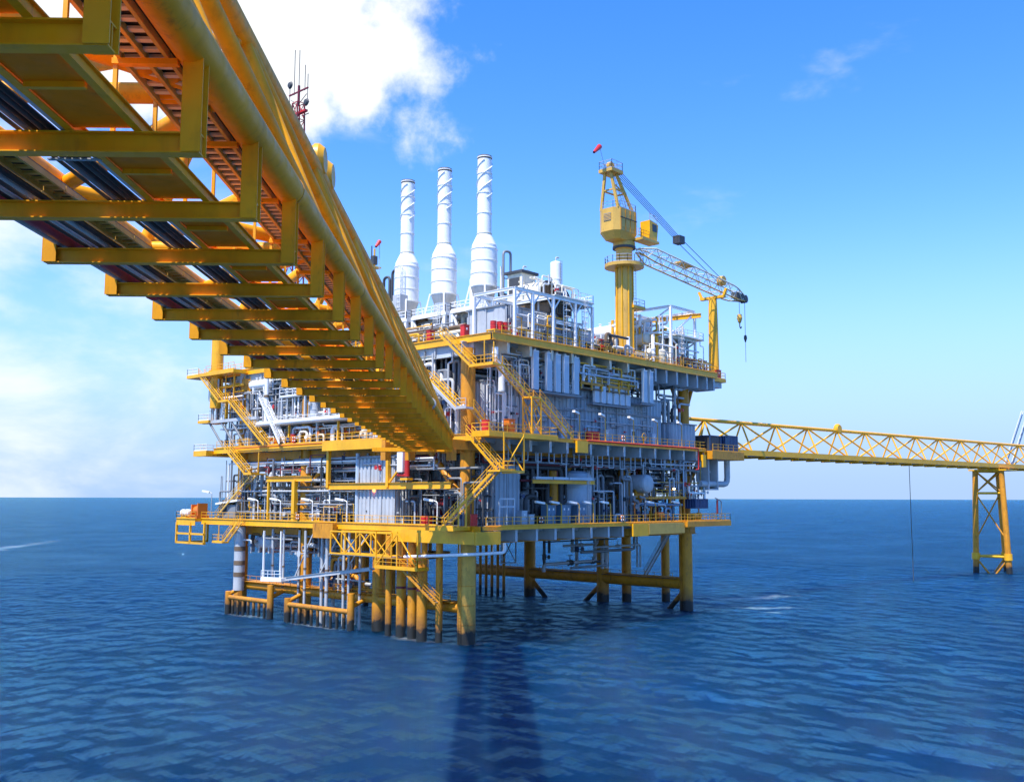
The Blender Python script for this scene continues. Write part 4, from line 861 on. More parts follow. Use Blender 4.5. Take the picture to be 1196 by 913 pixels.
# ------------------------------------------------------------------ generic plant
def pipework(name, label, cat, box, axis, n, seed, mats, rr=(0.08, 0.26), risers=0.4):
    x0, x1, y0, y1, z0, z1 = box; rnd = random.Random(seed); t = thing(name, label, cat, ((x0 + x1) / 2, (y0 + y1) / 2, z0))
    lo, hi = (x0, x1) if axis == 'x' else (y0, y1); d0, d1 = (y0, y1) if axis == 'x' else (x0, x1)
    P = (lambda a, d, z: (a, d, z)) if axis == 'x' else (lambda a, d, z: (d, a, z))
    for i in range(n):
        mt = rnd.choice(mats); r = rnd.uniform(*rr) ** 1.0; d = rnd.uniform(d0, d1); k = rnd.random()
        if k < risers:
            a = rnd.uniform(lo, hi); zb = rnd.uniform(z0 + 0.3 * (z1 - z0), z1); L_ = rnd.choice((-1, 1)) * rnd.uniform(1.0, 4.0); a2 = min(max(a + L_, lo), hi)
            pts = [P(a, d, z0), P(a, d, zb), P(a2, d, zb)]
            if rnd.random() < 0.6: pts.append(P(a2, d, rnd.choice((z1, zb + 0.5 * (z0 - zb)))))
            o = MB().tube(pts, r, 8).build('pipe', mt, t); c = P(a, d, z0 + (zb - z0) * rnd.uniform(0.25, 0.7)); ax_ = (0, 0, 1)
        elif k < 0.8:
            a, b = sorted((rnd.uniform(lo, hi), rnd.uniform(lo, hi)))
            if b - a < 0.35 * (hi - lo): a, b = lo, lo + (hi - lo) * rnd.uniform(0.5, 1.0)
            z = rnd.uniform(z0 + 0.2, z1 - 0.2); pts = [P(a, d, z), P(b, d, z)]
            if rnd.random() < 0.7: pts.append(P(b, d, rnd.choice((z0, z1))))
            if rnd.random() < 0.4: pts.insert(0, P(a, d, rnd.choice((z0, z1))))
            o = MB().tube(pts, r, 8).build('pipe', mt, t); c = P((a + b) / 2, d, z); ax_ = (1, 0, 0) if axis == 'x' else (0, 1, 0)
        else:
            a = rnd.uniform(lo, hi - 1.5); w = rnd.uniform(0.9, 2.0); z = rnd.uniform(z0 + 0.5, z1)
            o = MB().tube([P(a, d, z0), P(a, d, z), P(a + w, d, z), P(a + w, d, z0)], r, 8).build('pipe', mt, t); c = P(a, d, (z0 + z) / 2); ax_ = (0, 0, 1)
        if rnd.random() < 0.45:
            c = Vector(c); v = Vector(ax_); m = MB()
            m.cyl(c - v * (r * 1.7), c - v * (r * 1.1), r * 1.7, n=10); m.cyl(c + v * (r * 1.1), c + v * (r * 1.7), r * 1.7, n=10); m.cyl(c - v * (r * 1.1), c + v * (r * 1.1), r * 1.35, n=10)
            s_ = Vector((0, 0, 1)) if ax_[2] == 0 else Vector(P(0, -1, 0)); m.cyl(c, c + s_ * (r * 4), r * 0.3, n=6); m.cyl(c + s_ * (r * 4), c + s_ * (r * 4.3), r * 1.5, n=10)
            m.build('valve', rnd.choice((mt, mt, RD, BL, DK)), o)
    return t
def vessel_v(label, x, y, z, r, h_, mat, n=26, name='vertical_vessel'):
    t = thing(name, label, 'vessel', (x, y, z))
    MB().lathe([(r * 0.9, z), (r * 0.9, z + 0.4), (r, z + 0.4), (r, z + h_ - r * 0.35), (r * 0.92, z + h_ - r * 0.18), (r * 0.6, z + h_ - r * 0.04), (0, z + h_)], (x, y, 0), 'z', n).build('shell', mat, t)
    for k in (0.33, 0.66): MB().lathe([(r, 0), (r + 0.05, 0.01), (r + 0.05, 0.09), (r, 0.1)], (x, y, z + h_ * k), 'z', n).build('ring', mat, t)
    MB().cyl((x - r - 0.35, y, z + h_ * 0.5), (x - r + 0.1, y, z + h_ * 0.5), 0.28, n=12).build('nozzle', mat, t)
    MB().tube([(x, y, z + h_ - 0.05), (x, y, z + h_ + 0.7), (x + r * 0.8, y, z + h_ + 0.7)], 0.12).build('vent_pipe', LG, t)
    m = MB()
    for k in (-0.22, 0.22): m.bar((x + k, y - r - 0.18, z), (x + k, y - r - 0.18, z + h_), 0.06)
    for q in np.arange(0.3, h_, 0.4): m.bar((x - 0.22, y - r - 0.18, z + q), (x + 0.22, y - r - 0.18, z + q), 0.04)
    m.build('ladder', GV, t); return t
def vessel_h(label, x, y, z, axis, r, L_, mat, name='horizontal_vessel', smat=None):
    t = thing(name, label, 'vessel', (x, y, z - r - 0.8)); e = r * 0.45
    prof = [(0, -e)] + [(r * math.sin(a), -e * math.cos(a)) for a in (0.4, 0.8, 1.2)] + [(r, 0), (r, L_)] + [(r * math.sin(a), L_ + e * math.cos(a)) for a in (1.2, 0.8, 0.4)] + [(0, L_ + e)]
    MB().lathe(prof, (x, y, z), axis, 26).build('shell', mat, t)
    A = Vector((1, 0, 0)) if axis == 'x' else Vector((0, 1, 0)); B = Vector((0, 1, 0)) if axis == 'x' else Vector((1, 0, 0)); c = Vector((x, y, z))
    for k in (0.2, 0.8):
        p = c + A * (L_ * k); MB().bar(p + B * (-r * 0.8) + Vector((0, 0, -r * 0.85 - 0.2)), p + B * (r * 0.8) + Vector((0, 0, -r * 0.85 - 0.2)), 0.3, 1.1).build('saddle', smat or mat, t)
    for k in (0.3, 0.55, 0.75):
        p = c + A * (L_ * k) + Vector((0, 0, r)); m = MB().cyl(p - Vector((0, 0, 0.1)), p + Vector((0, 0, 0.4)), 0.18, n=10); m.cyl(p + Vector((0, 0, 0.4)), p + Vector((0, 0, 0.48)), 0.28, n=10); m.build('nozzle', mat, t)
    for k in (0.05, 0.95): MB().lathe([(r, 0), (r + 0.04, 0), (r + 0.04, 0.1), (r, 0.1)], tuple(c + A * (L_ * k)), axis, 26).build('weld_ring', mat, t)
    return t
def skid(label, x, y, z, axis, mat, bmat, s=1.0, name='pump_skid'):
    t = thing(name, label, 'pump skid', (x, y, z)); A = Vector((1, 0, 0)) if axis == 'x' else Vector((0, 1, 0)); c = Vector((x, y, z))
    def P(a, u, h_): return c + A * (a * s) + Vector((A.y, A.x, 0)) * (u * s) + Vector((0, 0, h_ * s))
    MB().bar(P(-1.6, 0, 0.12), P(1.6, 0, 0.12), 1.3 * s, 0.24 * s).build('base_frame', bmat, t)
    MB().cyl(P(-1.3, 0, 0.85), P(0.1, 0, 0.85), 0.48 * s, n=14).build('motor', mat, t); MB().cyl(P(0.1, 0, 0.85), P(0.6, 0, 0.85), 0.22 * s, n=10).build('coupling_guard', Y, t)
    MB().cyl(P(0.6, 0, 0.85), P(1.3, 0, 0.85), 0.55 * s, n=14).build('pump_casing', mat, t)
    for a in (-1.0, -0.2, 1.0): MB().bar(P(a, -0.4, 0.35), P(a, 0.4, 0.35), 0.16 * s, 0.5 * s).build('foot', bmat, t)
    MB().tube([P(1.0, 0, 1.2), P(1.0, 0, 2.3), P(-0.6, 0, 2.3), P(-0.6, 0.6, 2.3)], 0.16 * s).build('discharge_pipe', LG, t); return t
def cabinet(label, x, y, z, w, d, h_, mat, name='cabinet', nd=2):
    t = thing(name, label, 'cabinet', (x, y, z)); MB().box(x - w / 2, x + w / 2, y, y + d, z + 0.1, z + h_).build('body', mat, t)
    MB().box(x - w / 2 - 0.06, x + w / 2 + 0.06, y - 0.06, y + d + 0.06, z + h_, z + h_ + 0.08).build('roof', mat, t); MB().box(x - w / 2 + 0.05, x + w / 2 - 0.05, y + 0.05, y + d - 0.05, z, z + 0.1).build('plinth', DK, t)
    for i in range(nd):
        a = x - w / 2 + 0.05 + i * (w - 0.1) / nd; b = a + (w - 0.1) / nd - 0.04
        dr = MB().box(a, b, y - 0.04, y, z + 0.18, z + h_ - 0.08).build('door', mat, t); MB().box((a + b) / 2 - 0.12, (a + b) / 2 + 0.12, y - 0.06, y - 0.04, z + h_ - 0.62, z + h_ - 0.34).build('nameplate', WH, dr)
        MB().box(b - 0.12, b - 0.07, y - 0.08, y - 0.04, z + h_ * 0.45, z + h_ * 0.55).build('handle', DK, dr)
    return t
def drum(label, x, y, z, mat=RD, group='red drums on deck', name='red_drum', r=0.4, h_=1.15):
    t = thing(name, label, 'drum', (x, y, z), group)
    MB().lathe([(0, 0.02), (r, 0.02), (r, h_), (r - 0.04, h_), (r - 0.04, h_ - 0.05), (0, h_ - 0.05)], (x, y, z), 'z', 16).build('shell', mat, t)
    for k in (0.02, h_ * 0.35, h_ * 0.66, h_ - 0.06): MB().lathe([(r, 0), (r + 0.03, 0.02), (r + 0.03, 0.05), (r, 0.07)], (x, y, z + k), 'z', 16).build('rib', mat, t)
    MB().cyl((x + r * .5, y, z + h_ - 0.05), (x + r * .5, y, z + h_), 0.05, n=8).build('bung', DK, t)
    return t
def lamp(label, x, y, z, dirv, h_=3.6, mat=None, group='deck lamps', lit=False):
    t = thing('deck_lamp', label, 'lamp', (x, y, z), group); d = Vector(dirv).normalized(); p = Vector((x, y, z))
    MB().tube([p, p + Vector((0, 0, h_)), p + Vector((0, 0, h_ + 0.15)) + d * 0.7], 0.075, 8, 0.25).build('pole', mat or YP, t)
    f = MB().bar(p + Vector((0, 0, h_ + 0.13)) + d * 0.5, p + Vector((0, 0, h_ + 0.34)) + d * 1.95, 0.42, 0.26).build('fitting', WH, t)
    MB().bar(p + Vector((0, 0, h_ + 0.0)) + d * 0.58, p + Vector((0, 0, h_ + 0.18)) + d * 1.88, 0.32, 0.03).build('diffuser', CR, f)
    MB().box(x - 0.14, x + 0.14, y - 0.14, y + 0.14, z, z + 0.05).build('base_plate', mat or YP, t); return t
def slab_bank(label, us, y, z0, z1, w=1.05, mat=SL):
    t = thing('duct_bank', label, 'duct', (us[0], y, z0), 'banks of vertical ducts on the right face')
    for u in us:
        s = MB().box(u - w / 2, u + w / 2, y, y + 0.42, z0, z1).build('duct', mat, t)
        MB().box(u - w / 2 - 0.03, u + w / 2 + 0.03, y - 0.03, y + 0.45, z1, z1 + 0.12).build('cap', WH, s)
        MB().box(u - w / 2 - 0.05, u - w / 2, y - 0.02, y + 0.44, z0 + 0.05, z1 - 0.02).build('side_plate', WH, s)
        MB().tube([(u, y + 0.25, z1 + 0.1), (u, y + 0.25, z1 + 0.35), (u, -1.2, z1 + 0.35)], 0.16).build('duct_arm', WH, t)
    MB().box(us[0] - w, us[-1] + w, y + 0.05, -1.8, z0 - 0.35, z0 - 0.1).build('shelf', MG, t)
    return t

# ------------------------------------------------------------------ top deck equipment
WF = thing('white_portal_frame', 'white steel portal frame along the right edge of the top deck', 'frame', (4.6, -4, ZT))
us = (4.6, 8.2, 12.5, 17.3, 21.2)
for y in (-3.9, 3.5):
    for u in us: MB().bar((u, y, ZT), (u, y, 45.2), 0.34).build('post', WH, WF)
    for a, b in zip(us[:-1], us[1:]):
        MB().ibeam((a, y, 45.35), (b, y, 45.35), 0.3, 0.42, 0.05).build('beam', WH, WF); MB().bar((a + 0.1, y, 43.6), (a + 1.4, y, 45.2), 0.16).build('knee', WH, WF); MB().bar((b - 0.1, y, 43.6), (b - 1.4, y, 45.2), 0.16).build('knee', WH, WF)
for u in us: MB().ibeam((u, -3.7, 45.35), (u, 3.3, 45.35), 0.28, 0.40, 0.05).build('beam', WH, WF)
MB().box(12.6, 21.4, -4.1, 2.0, 45.6, 45.75).build('upper_floor', CR, WF); rail(WF, [(17.0, -4.0, 45.75), (21.3, -4.0, 45.75), (21.3, 1.9, 45.75)], WH)
m = MB()
for k in (-0.3, 0.3): m.bar((15.4 + k, -3.6, ZT), (15.4 + k, -3.6, 46.6), 0.08)
for z in np.arange(ZT + 0.3, 46.5, 0.4): m.bar((15.1, -3.6, z), (15.7, -3.6, z), 0.05)
for z in np.arange(ZT + 2.4, 46.5, 0.9): m.tube([(15.1, -3.6, z), (14.9, -4.3, z), (15.9, -4.3, z), (15.7, -3.6, z)], 0.04, 5, 0.3)
m.build('caged_ladder', WH, WF)
enclosure('generator_house', 'plain grey generator enclosure behind the white portal frame', 'enclosure', 5.2, 15.5, -1.6, 5.0, ZT, 43.4, LG, MG, bay=3.4, pitch=3.4)
enclosure('compressor_house', 'low grey enclosure on the top deck right of the portal frame', 'enclosure', 17.0, 26.0, 0.0, 9.0, ZT, 42.6, LG, BR, bay=3.0, pitch=3.0)
def hood(label, x, y, z, mat, face, L_=5.0, r=1.75):
    t = thing('intake_hood', label, 'air intake', (x, y, z)); n = 12; prof = [(-r, 0)] + [(-r * math.cos(math.pi * i / n), 1.2 + r * 0.8 * math.sin(math.pi * i / n)) for i in range(n + 1)] + [(r, 0)]
    m = MB(); k = len(prof); m.v = [(x + a, y, z + b) for a, b in prof] + [(x + a, y + L_, z + b) for a, b in prof]
    for i in range(k - 1): m.quad(i, k + i, k + i + 1, i + 1)
    m.quad(*reversed(range(k, 2 * k))); m.build('shell', mat, t)
    m = MB(); m.v = [(x + a * 0.97, y + 0.15, z + b * 0.97) for a, b in prof]; m.quad(*range(k)); m.build('screen', face, t)
    for i in range(1, 7): a = -r + 2 * r * i / 7; MB().bar((x + a, y + 0.06, z), (x + a, y + 0.06, z + 1.1 + 0.75 * r * math.sin(math.acos(max(-1, min(1, a / r))))), 0.08).build('slat', face, t)
    for a in (-r + 0.2, r - 0.2): MB().bar((x + a, y + 0.5, ZT), (x + a, y + 0.5, z), 0.3).build('leg', LG, t); MB().bar((x + a, y + L_ - 0.5, ZT), (x + a, y + L_ - 0.5, z), 0.3).build('leg', LG, t)
    return t
hood('round-topped air intake with a brown screen above the portal frame', 15.0, -1.0, 45.9, CR, BR)
hood('grey round-topped air intake right of the brown one', 20.4, 1.0, 45.9, MG, MG, 4.0, 1.9)
ib = thing('filter_house', 'dark louvred filter box under the brown air intake', 'filter', (13.2, -2.2, 43.5)); MB().box(13.4, 18.4, -2.4, 3.2, 43.6, 45.1).build('body', BR, ib)
for i in range(8): MB().box(13.6 + i * 0.6, 13.75 + i * 0.6, -2.5, -2.4, 43.7, 45.0).build('louvre', DK, ib)
vessel_v('short white vent drum right of the stacks, highest of the roof drums', 22.6, 4, 45.0, 0.85, 8.4, WH); vessel_v('white vent drum just right of the nearest exhaust stack', 18.0, 6.5, 44.0, 0.85, 7.6, WH)
eb = thing('exhaust_box', 'weathered cream box with a dark roof beside the nearest stack', 'box', (9, 4.5, ZT)); MB().box(14.2, 17.2, 3.4, 6.2, 43.2, 50.2).build('body', CR, eb); MB().box(13.9, 17.6, 3.1, 6.5, 50.2, 50.6).build('roof', DK, eb); MB().box(14.12, 14.2, 3.8, 5.8, 47, 49.6).build('louvre', DK, eb)
ut = thing('exhaust_bend', 'dark grey U-shaped vent pipe right of the nearest stack', 'pipe', (15, 6.6, 44)); MB().tube([(14.4, 7.2, 44), (14.4, 7.2, 54.0), (16.0, 7.2, 54.2), (16.0, 7.2, 46)], 0.2, 8, 0.6).build('pipe', MG, ut); MB().bar((14.3, 7.2, 50), (16.1, 7.2, 50), 0.12).build('clamp', LG, ut)
ut2 = thing('vent_bend', 'pair of dark looped vent pipes left of the farthest stack', 'pipe', (20, 38, 44))
for k in (0, 2.2): MB().tube([(19, 39.4 - k, ZT), (19, 39.4 - k, 55.6 + k * .4), (19, 37.9 - k, 55.6 + k * .4), (19, 37.9 - k, 44)], 0.24, 8, 0.7).build('pipe', DK, ut2)
pipework('stack_side_piping', 'tangle of white pipes and ladders between the nearest and middle stacks', 'pipework', (17.5, 20, 12.5, 17.5, ZT, 53.5), 'y', 16, 5, [WH, WH, CR, LG], (0.12, 0.3), 0.7)
pipework('stack_side_piping', 'tangle of white pipes and ladders between the middle and farthest stacks', 'pipework', (17.5, 20, 21.5, 26.0, ZT, 53.0), 'y', 16, 8, [WH, WH, CR, LG], (0.12, 0.3), 0.7)
pipework('roof_piping', 'grey and brown pipes at the foot of the stacks along the left edge', 'pipework', (3, 8, 6, 40, ZT, 42.8), 'y', 34, 12, [LG, WH, BR, MG, CR], (0.1, 0.35))
pipework('roof_piping', 'cluttered grey pipes right of the nearest stack behind the cream box', 'pipework', (18, 24, 9, 16, ZT, 49), 'x', 26, 14, [LG, MG, CR, DK], (0.1, 0.3))
enclosure('turbine_house', 'long grey turbine enclosure standing behind the stacks', 'enclosure', 21.0, 34.0, 14, 44, ZT, 45.5, MG, LG, bay=5)
pipework('deck_edge_piping', 'brown and grey pipe clutter on the top deck left of the crane', 'pipework', (22, 32.5, -3.2, 3, ZT, 42.5), 'x', 30, 15, [LG, BR, DK, WH, CR], (0.08, 0.3))
# white module frame at the right end
WM = thing('white_module_frame', 'open white steel cube frame at the right end of the top deck', 'frame', (43, -3, ZT))
cor = [(43, -3), (50.2, -3), (50.2, 6), (43, 6)]
for i, (a, b) in enumerate(cor):
    MB().bar((a, b, ZT), (a, b, 48.6), 0.36).build('post', WH, WM); c, d = cor[(i + 1) % 4]
    for z in (48.7, 43.8): MB().ibeam((a, b, z), (c, d, z), 0.3, 0.4, 0.05).build('beam', WH, WM)
    MB().bar((a, b, 44.0), (c, d, 48.5), 0.22).build('brace', WH, WM); MB().bar((c, d, 39.2), (a, b, 43.6), 0.2).build('brace', WH, WM)
MB().box(43.2, 51.6, -3.9, 5.8, 43.95, 44.1).build('floor', CR, WM); rail(WM, [(50.4, -3.8, 44.1), (51.5, -3.8, 44.1), (51.5, 5.7, 44.1)], WH); rail(WM, [(43.2, -3.8, 44.1), (50.2, -3.8, 44.1)], WH)
MB().ibeam((46.6, 8.5, 47.7), (49.6, -4.6, 47.9), 0.4, 0.7, 0.06).build('monorail_beam', Y, WM)
vessel_h('upper white horizontal vessel right of the crane pedestal', 42.2, 3.0, 45.6, 'y', 1.15, 10, WH); vessel_h('lower white horizontal vessel right of the crane pedestal', 40.0, -0.5, 43.2, 'y', 1.0, 9, CR)
vessel_v('white upright vessel inside the white cube frame', 46.2, 0.4, ZT, 1.0, 4.6, WH); vessel_v('stout cream vessel at the foot of the white cube frame', 41.4, -2.0, ZT, 0.9, 2.8, CR)
pipework('white_manifold', 'dense white pipe manifold right of the crane pedestal', 'pipework', (38, 43, -2.5, 6, ZT, 47), 'y', 46, 21, [WH, WH, CR, WH, Y], (0.08, 0.28), 0.5)
pipework('white_manifold', 'white pipes inside the open white cube frame', 'pipework', (43.4, 50, -2.6, 5, ZT, 46), 'x', 36, 22, [WH, WH, CR, LG], (0.07, 0.22), 0.5)
pipework('edge_manifold', 'yellow and grey valves along the right end edge of the top deck', 'pipework', (43.5, 54.0, -4.0, -2.4, ZT, 40.9), 'x', 30, 23, [Y, LG, DK, WH, RD], (0.05, 0.14), 0.6)
mx = thing('mixer_post', 'grey post with spread arms at the right end of the top deck', 'post', (51.5, 2, ZT)); MB().cyl((51.5, 2, ZT), (51.5, 2, 45), 0.4, n=12).build('post', LG, mx)
for k in range(5): a = k * 1.256; MB().bar((51.5, 2, 42.0), (51.5 + 3 * math.cos(a), 2 + 3 * math.sin(a), 41.0), 0.12).build('arm', LG, mx)
for i, (x, y, w) in enumerate(((1.2, -3.3, 'left'), (2.1, -3.6, 'middle'), (3.0, -3.7, 'right'))): drum('%s of the three red drums at the near corner of the top deck' % w, x, y, ZT + 0.6)
tb = thing('drum_rack', 'yellow rack under the three red drums at the top deck corner', 'rack', (2.1, -3.5, ZT)); MB().box(0.5, 3.7, -4.2, -2.7, ZT + 0.45, ZT + 0.6).build('shelf', Y, tb)
for a in (0.6, 3.6):
    for b in (-4.1, -2.8): MB().bar((a, b, ZT), (a, b, ZT + 0.45), 0.12).build('leg', Y, tb)
cabinet('red fire cabinet left of the drums on the top deck', 0.9, 1.2, ZT, 1.0, 0.7, 1.7, RD, 'fire_cabinet', 1); cabinet('red fire cabinet at the head of the top stair', 0.6, 7.4, ZT, 0.9, 0.7, 1.6, RD, 'fire_cabinet', 1)
drum('single red drum at the foot of the boom rest', 58.2, -1.0, ZT - 0.15, r=0.5); cabinet('red hose box beside the boom rest', 60.4, -1.45, ZT - 0.15, 1.4, 0.5, 1.5, RD, 'hose_box', 1)
cabinet('red fire box at the foot of the crane pedestal', 31.6, -2.0, ZT, 0.9, 0.7, 1.8, RD, 'fire_cabinet', 1)
# left end of the top deck
LP = thing('left_pedestal', 'yellow tubular pedestal rising from the far left end of the top deck', 'pedestal', (-1.2, 58.2, ZT - 0.2))
MB().cyl((-1.2, 58.2, ZT - 6), (-1.2, 58.2, 56), 1.0, n=18).build('tube', Y, LP); MB().cyl((-1.2, 58.2, 56), (-1.2, 58.2, 56.4), 1.5, n=18).build('top_flange', Y, LP); MB().cyl((-1.2, 58.2, ZT - 0.2), (-1.2, 58.2, ZT + 0.3), 1.4, n=18).build('base_flange', Y, LP)
skid('orange winch set behind the left end rail of the top deck', 1.2, 50.0, ZT, 'y', OR, Y, 0.9, 'winch'); skid('white pump set at the left end of the top deck', 1.0, 46.0, ZT, 'y', WH, Y, 0.9)
AM = thing('antenna_mast', 'tall red lattice antenna mast far behind the bridge with whip aerials', 'antenna mast', (16, 61.5, ZT))
def am(z): return 1.5 - 0.7 * (z - ZT) / 52.0
zs = np.linspace(ZT, 92.0, 17); cs = [(-1, -1), (1, -1), (1, 1), (-1, 1)]
for k, (a, b) in enumerate(cs):
    MB().cyl((16 + a * am(ZT), 61.5 + b * am(ZT), ZT), (16 + a * am(92), 61.5 + b * am(92), 92), 0.16, n=6).build('leg', DR, AM)
for i in range(16):
    for k in range(4):
        a, b = cs[k], cs[(k + 1) % 4]; z0, z1 = zs[i], zs[i + 1]; mt = RD if (i // 2) % 2 else DR
        MB().bar((16 + a[0] * am(z0), 61.5 + a[1] * am(z0), z0), (16 + b[0] * am(z1), 61.5 + b[1] * am(z1), z1), 0.12).build('lacing', mt, AM); MB().bar((16 + a[0] * am(z1), 61.5 + a[1] * am(z1), z1), (16 + b[0] * am(z1), 61.5 + b[1] * am(z1), z1), 0.12).build('ring_bar', mt, AM)
MB().bar((16, 58.6, 94.3), (16, 64.6, 94.3), 0.25).build('aerial_arm', DR, AM); MB().bar((16, 61.5, 91.5), (16, 61.5, 95.5), 0.35).build('mast_tip', DR, AM); MB().bar((16, 59.0, 90.0), (16, 64.2, 90.0), 0.7, 0.4).build('aerial_platform', RD, AM)
for y, z0, z1 in ((58.7, 92, 97), (59.6, 94, 99), (61.5, 95, 102.5), (63.0, 94, 103), (64.4, 87, 96)): MB().cyl((16, y, z0), (16, y, z1), 0.07, n=6).build('whip_aerial', DK, AM)
for y in (59.0, 63.9): MB().bar((16, y, 93.2), (16, 61.5, 91.8), 0.1).build('stay', DK, AM)
for y, z in ((64.2, 96.3), (58.9, 91.5)): MB().lathe([(0, 0), (0.5, 0.1), (0.75, 0.45)], (15.5, y, z), 'x', 14).build('dish', DK, AM)
for z in (89.2, 91.4): MB().bar((16, 58.2, z), (16, 60.4, z), 0.14).build('aerial_arm', DK, AM)
PW = thing('windsock_pole', 'thin yellow lamp pole with platform left of the farthest stack', 'pole', (10, 31.2, ZT)); MB().cyl((10, 31.2, ZT), (10, 31.2, 57.6), 0.16, n=8).build('pole', YP, PW); MB().box(9.2, 10.8, 30.4, 32, 54.4, 54.6).build('platform', YP, PW); MB().box(9.6, 10.4, 30.9, 31.7, 55.0, 56.4).build('floodlight', DK, PW); MB().cyl((10, 31.9, 54.6), (10, 31.9, 58.2), 0.1, n=6).build('aerial', DK, PW)
WS2 = MB().lathe([(0.35, 0), (0.34, 0.2), (0.2, 1.4)], (0, 0, 0), 'x', 10).build('windsock', RD, base=(0, 0, 0)); WS2.location = (10, 30.0, 58.6); WS2.rotation_euler = (0, math.radians(50), math.radians(190)); tag(WS2, 'small red windsock left of the farthest exhaust stack', 'windsock')
MB().cyl((10, 30.0, ZT), (10, 30.0, 58.7), 0.06, n=6).build('windsock_mast', GV, PW)

# ------------------------------------------------------------------ main deck, right face
enclosure('cladded_module', 'long blue-grey corrugated module wall along the right face of the main deck', 'module', 8.4, 41.5, -1.8, 12, ZM, 33.2, BG, MG, bay=4.1)
enclosure('corner_module', 'light grey corrugated module near the corner behind the zigzag stairs', 'module', 1.6, 8.2, -1.2, 9, ZM, 33.0, LG, MG, bay=3.2)
enclosure('end_container', 'lower blue-grey corrugated box at the right end of the main deck', 'module', 42.5, 49.6, -3.0, 6, ZM, 29.8, BG, MG, bay=3.4)
enclosure('upper_filler_module', 'dark grey filler module added behind the left piping to block light through the upper storey', 'module', 9.0, 46, 15, 50, ZM, 37.0, MG, MG, bay=7)  # added block that stops light passing through the upper storey
cl = thing('conduit_run', 'dark horizontal conduit fixed along the blue-grey module wall', 'conduit', (19, -2.1, 30.4)); MB().bar((19.5, -2.2, 30.6), (41.0, -2.2, 30.6), 0.12, 0.3).build('tray', MG, cl)
for u in np.arange(20, 41, 3.5): MB().bar((u, -2.2, 30.6), (u, -1.75, 30.6), 0.1).build('bracket', MG, cl)
for u, nm in ((22.0, 'left'), (33.6, 'right')):
    d = thing('module_door', 'pale door in the blue-grey module wall, %s one' % nm, 'door', (u, -2.0, ZM)); MB().box(u - 0.7, u + 0.7, -2.12, -2.0, ZM, ZM + 2.4).build('leaf', SL, d); MB().box(u - 0.35, u + 0.35, -2.15, -2.12, ZM + 1.5, ZM + 2.1).build('pane', GL, d); MB().box(u + 0.4, u + 0.55, -2.2, -2.12, ZM + 1.0, ZM + 1.15).build('handle', DK, d)
for i, (x0, x1, z1) in enumerate(((19.0, 24.4, 36.3), (25.6, 31.0, 36.0))):
    a = thing('air_handler', 'cream air handling unit above the blue wall, %s of two' % ('left' if i == 0 else 'right'), 'air handler', (x0, -3.2, 33.4), 'air handlers on the wall roof')
    MB().box(x0, x1, -2.9, 0.4, 34.2, z1).build('body', CR, a); MB().box(x0 - 0.2, x1 + 0.2, -3.4, 0.6, z1, z1 + 0.3).build('hood', LG, a)
    for k in range(5): MB().box(x0 + 0.3, x1 - 1.8, -2.98, -2.9, 34.5 + k * 0.3, 34.62 + k * 0.3).build('louvre', LG, a)
    for u in (x0 + 0.3, (x0 + x1) / 2, x1 - 0.3): MB().bar((u, -3.3, 33.35), (u, -3.3, 35.4), 0.22).build('yellow_post', Y, a)
    MB().bar((x0, -3.3, 35.2), (x1, -3.3, 35.2), 0.22).build('yellow_beam', Y, a); MB().bar((x0, -3.3, 34.2), (x1, -3.3, 34.2), 0.3).build('yellow_beam', YW, a); MB().box(x0, x1, -3.4, 0.2, 33.4, 33.65).build('base', BR, a)
slab_bank('bank of tall pale blue vertical ducts with white caps above the braced stair tower', (8.6, 11.4, 13.2, 15.0, 17.2), -4.2, 32.3, 37.4); slab_bank('row of short pale blue vertical ducts on the blue wall', (23.2, 24.8, 26.3, 27.9, 29.4, 30.9), -3.2, 31.7, 34.0, 1.0); slab_bank('pair of tall narrow ducts beside the crane pedestal foot', (34.0, 35.6), -4.2, 32.4, 37.2, 0.9)
for i, u in enumerate((17.6, 23.5, 30.5, 36.8, 43.6)): lamp('white deck lamp on the main deck right rail, number %s from the left' % ('one', 'two', 'three', 'four', 'five')[i], u, YR + 0.15, ZM, (-1, -0.25, 0), 3.5)
for i, (u, g) in enumerate(((20.6, 'left'), (21.5, 'middle'), (22.4, 'right'))): drum('%s of three red drums at the main deck right rail' % g, u, -3.6, ZM, r=0.42, h_=1.4)
cabinet('orange equipment box on the main deck beside the stair tower', 3.8, -4.2, ZM, 1.2, 0.9, 2.0, OR, 'equipment_box', 1); drum('upper red drum pile by the corner of the main deck', -0.5, -3.6, ZM, r=0.5, h_=1.7)
drum('red drum beside the bridge end on the main deck corner', -1.0, -1.6, ZM, r=0.45)
g_ = thing('valve_wheel_stand', 'yellow valve wheel stand at the main deck right rail', 'valve stand', (33.5, -4, ZM)); MB().bar((33.5, -4, ZM), (33.5, -4, ZM + 1.1), 0.12).build('stand', Y, g_); MB().lathe([(0.5, -0.05), (0.6, 0), (0.5, 0.05), (0.5, -0.05)], (33.5, -4.1, ZM + 1.2), 'y', 16).build('wheel', Y, g_); MB().bar((32.9, -4.1, ZM + 1.2), (34.1, -4.1, ZM + 1.2), 0.06).build('spoke', Y, g_)
pipework('roof_clutter', 'grey pipes and ducts squeezed between blue wall roof and top deck', 'pipework', (1, 36, -1.5, 3, 33.6, 37.2), 'x', 44, 31, [LG, MG, DK, CR, BR], (0.08, 0.35))
pipework('corner_pipes', 'grey vertical pipes and ducts at the near corner above the bridge end', 'pipework', (-1.2, 1.2, 2.5, 14, ZM, 37.0), 'y', 44, 33, [LG, MG, LG, MG, WH], (0.10, 0.32), 0.75)
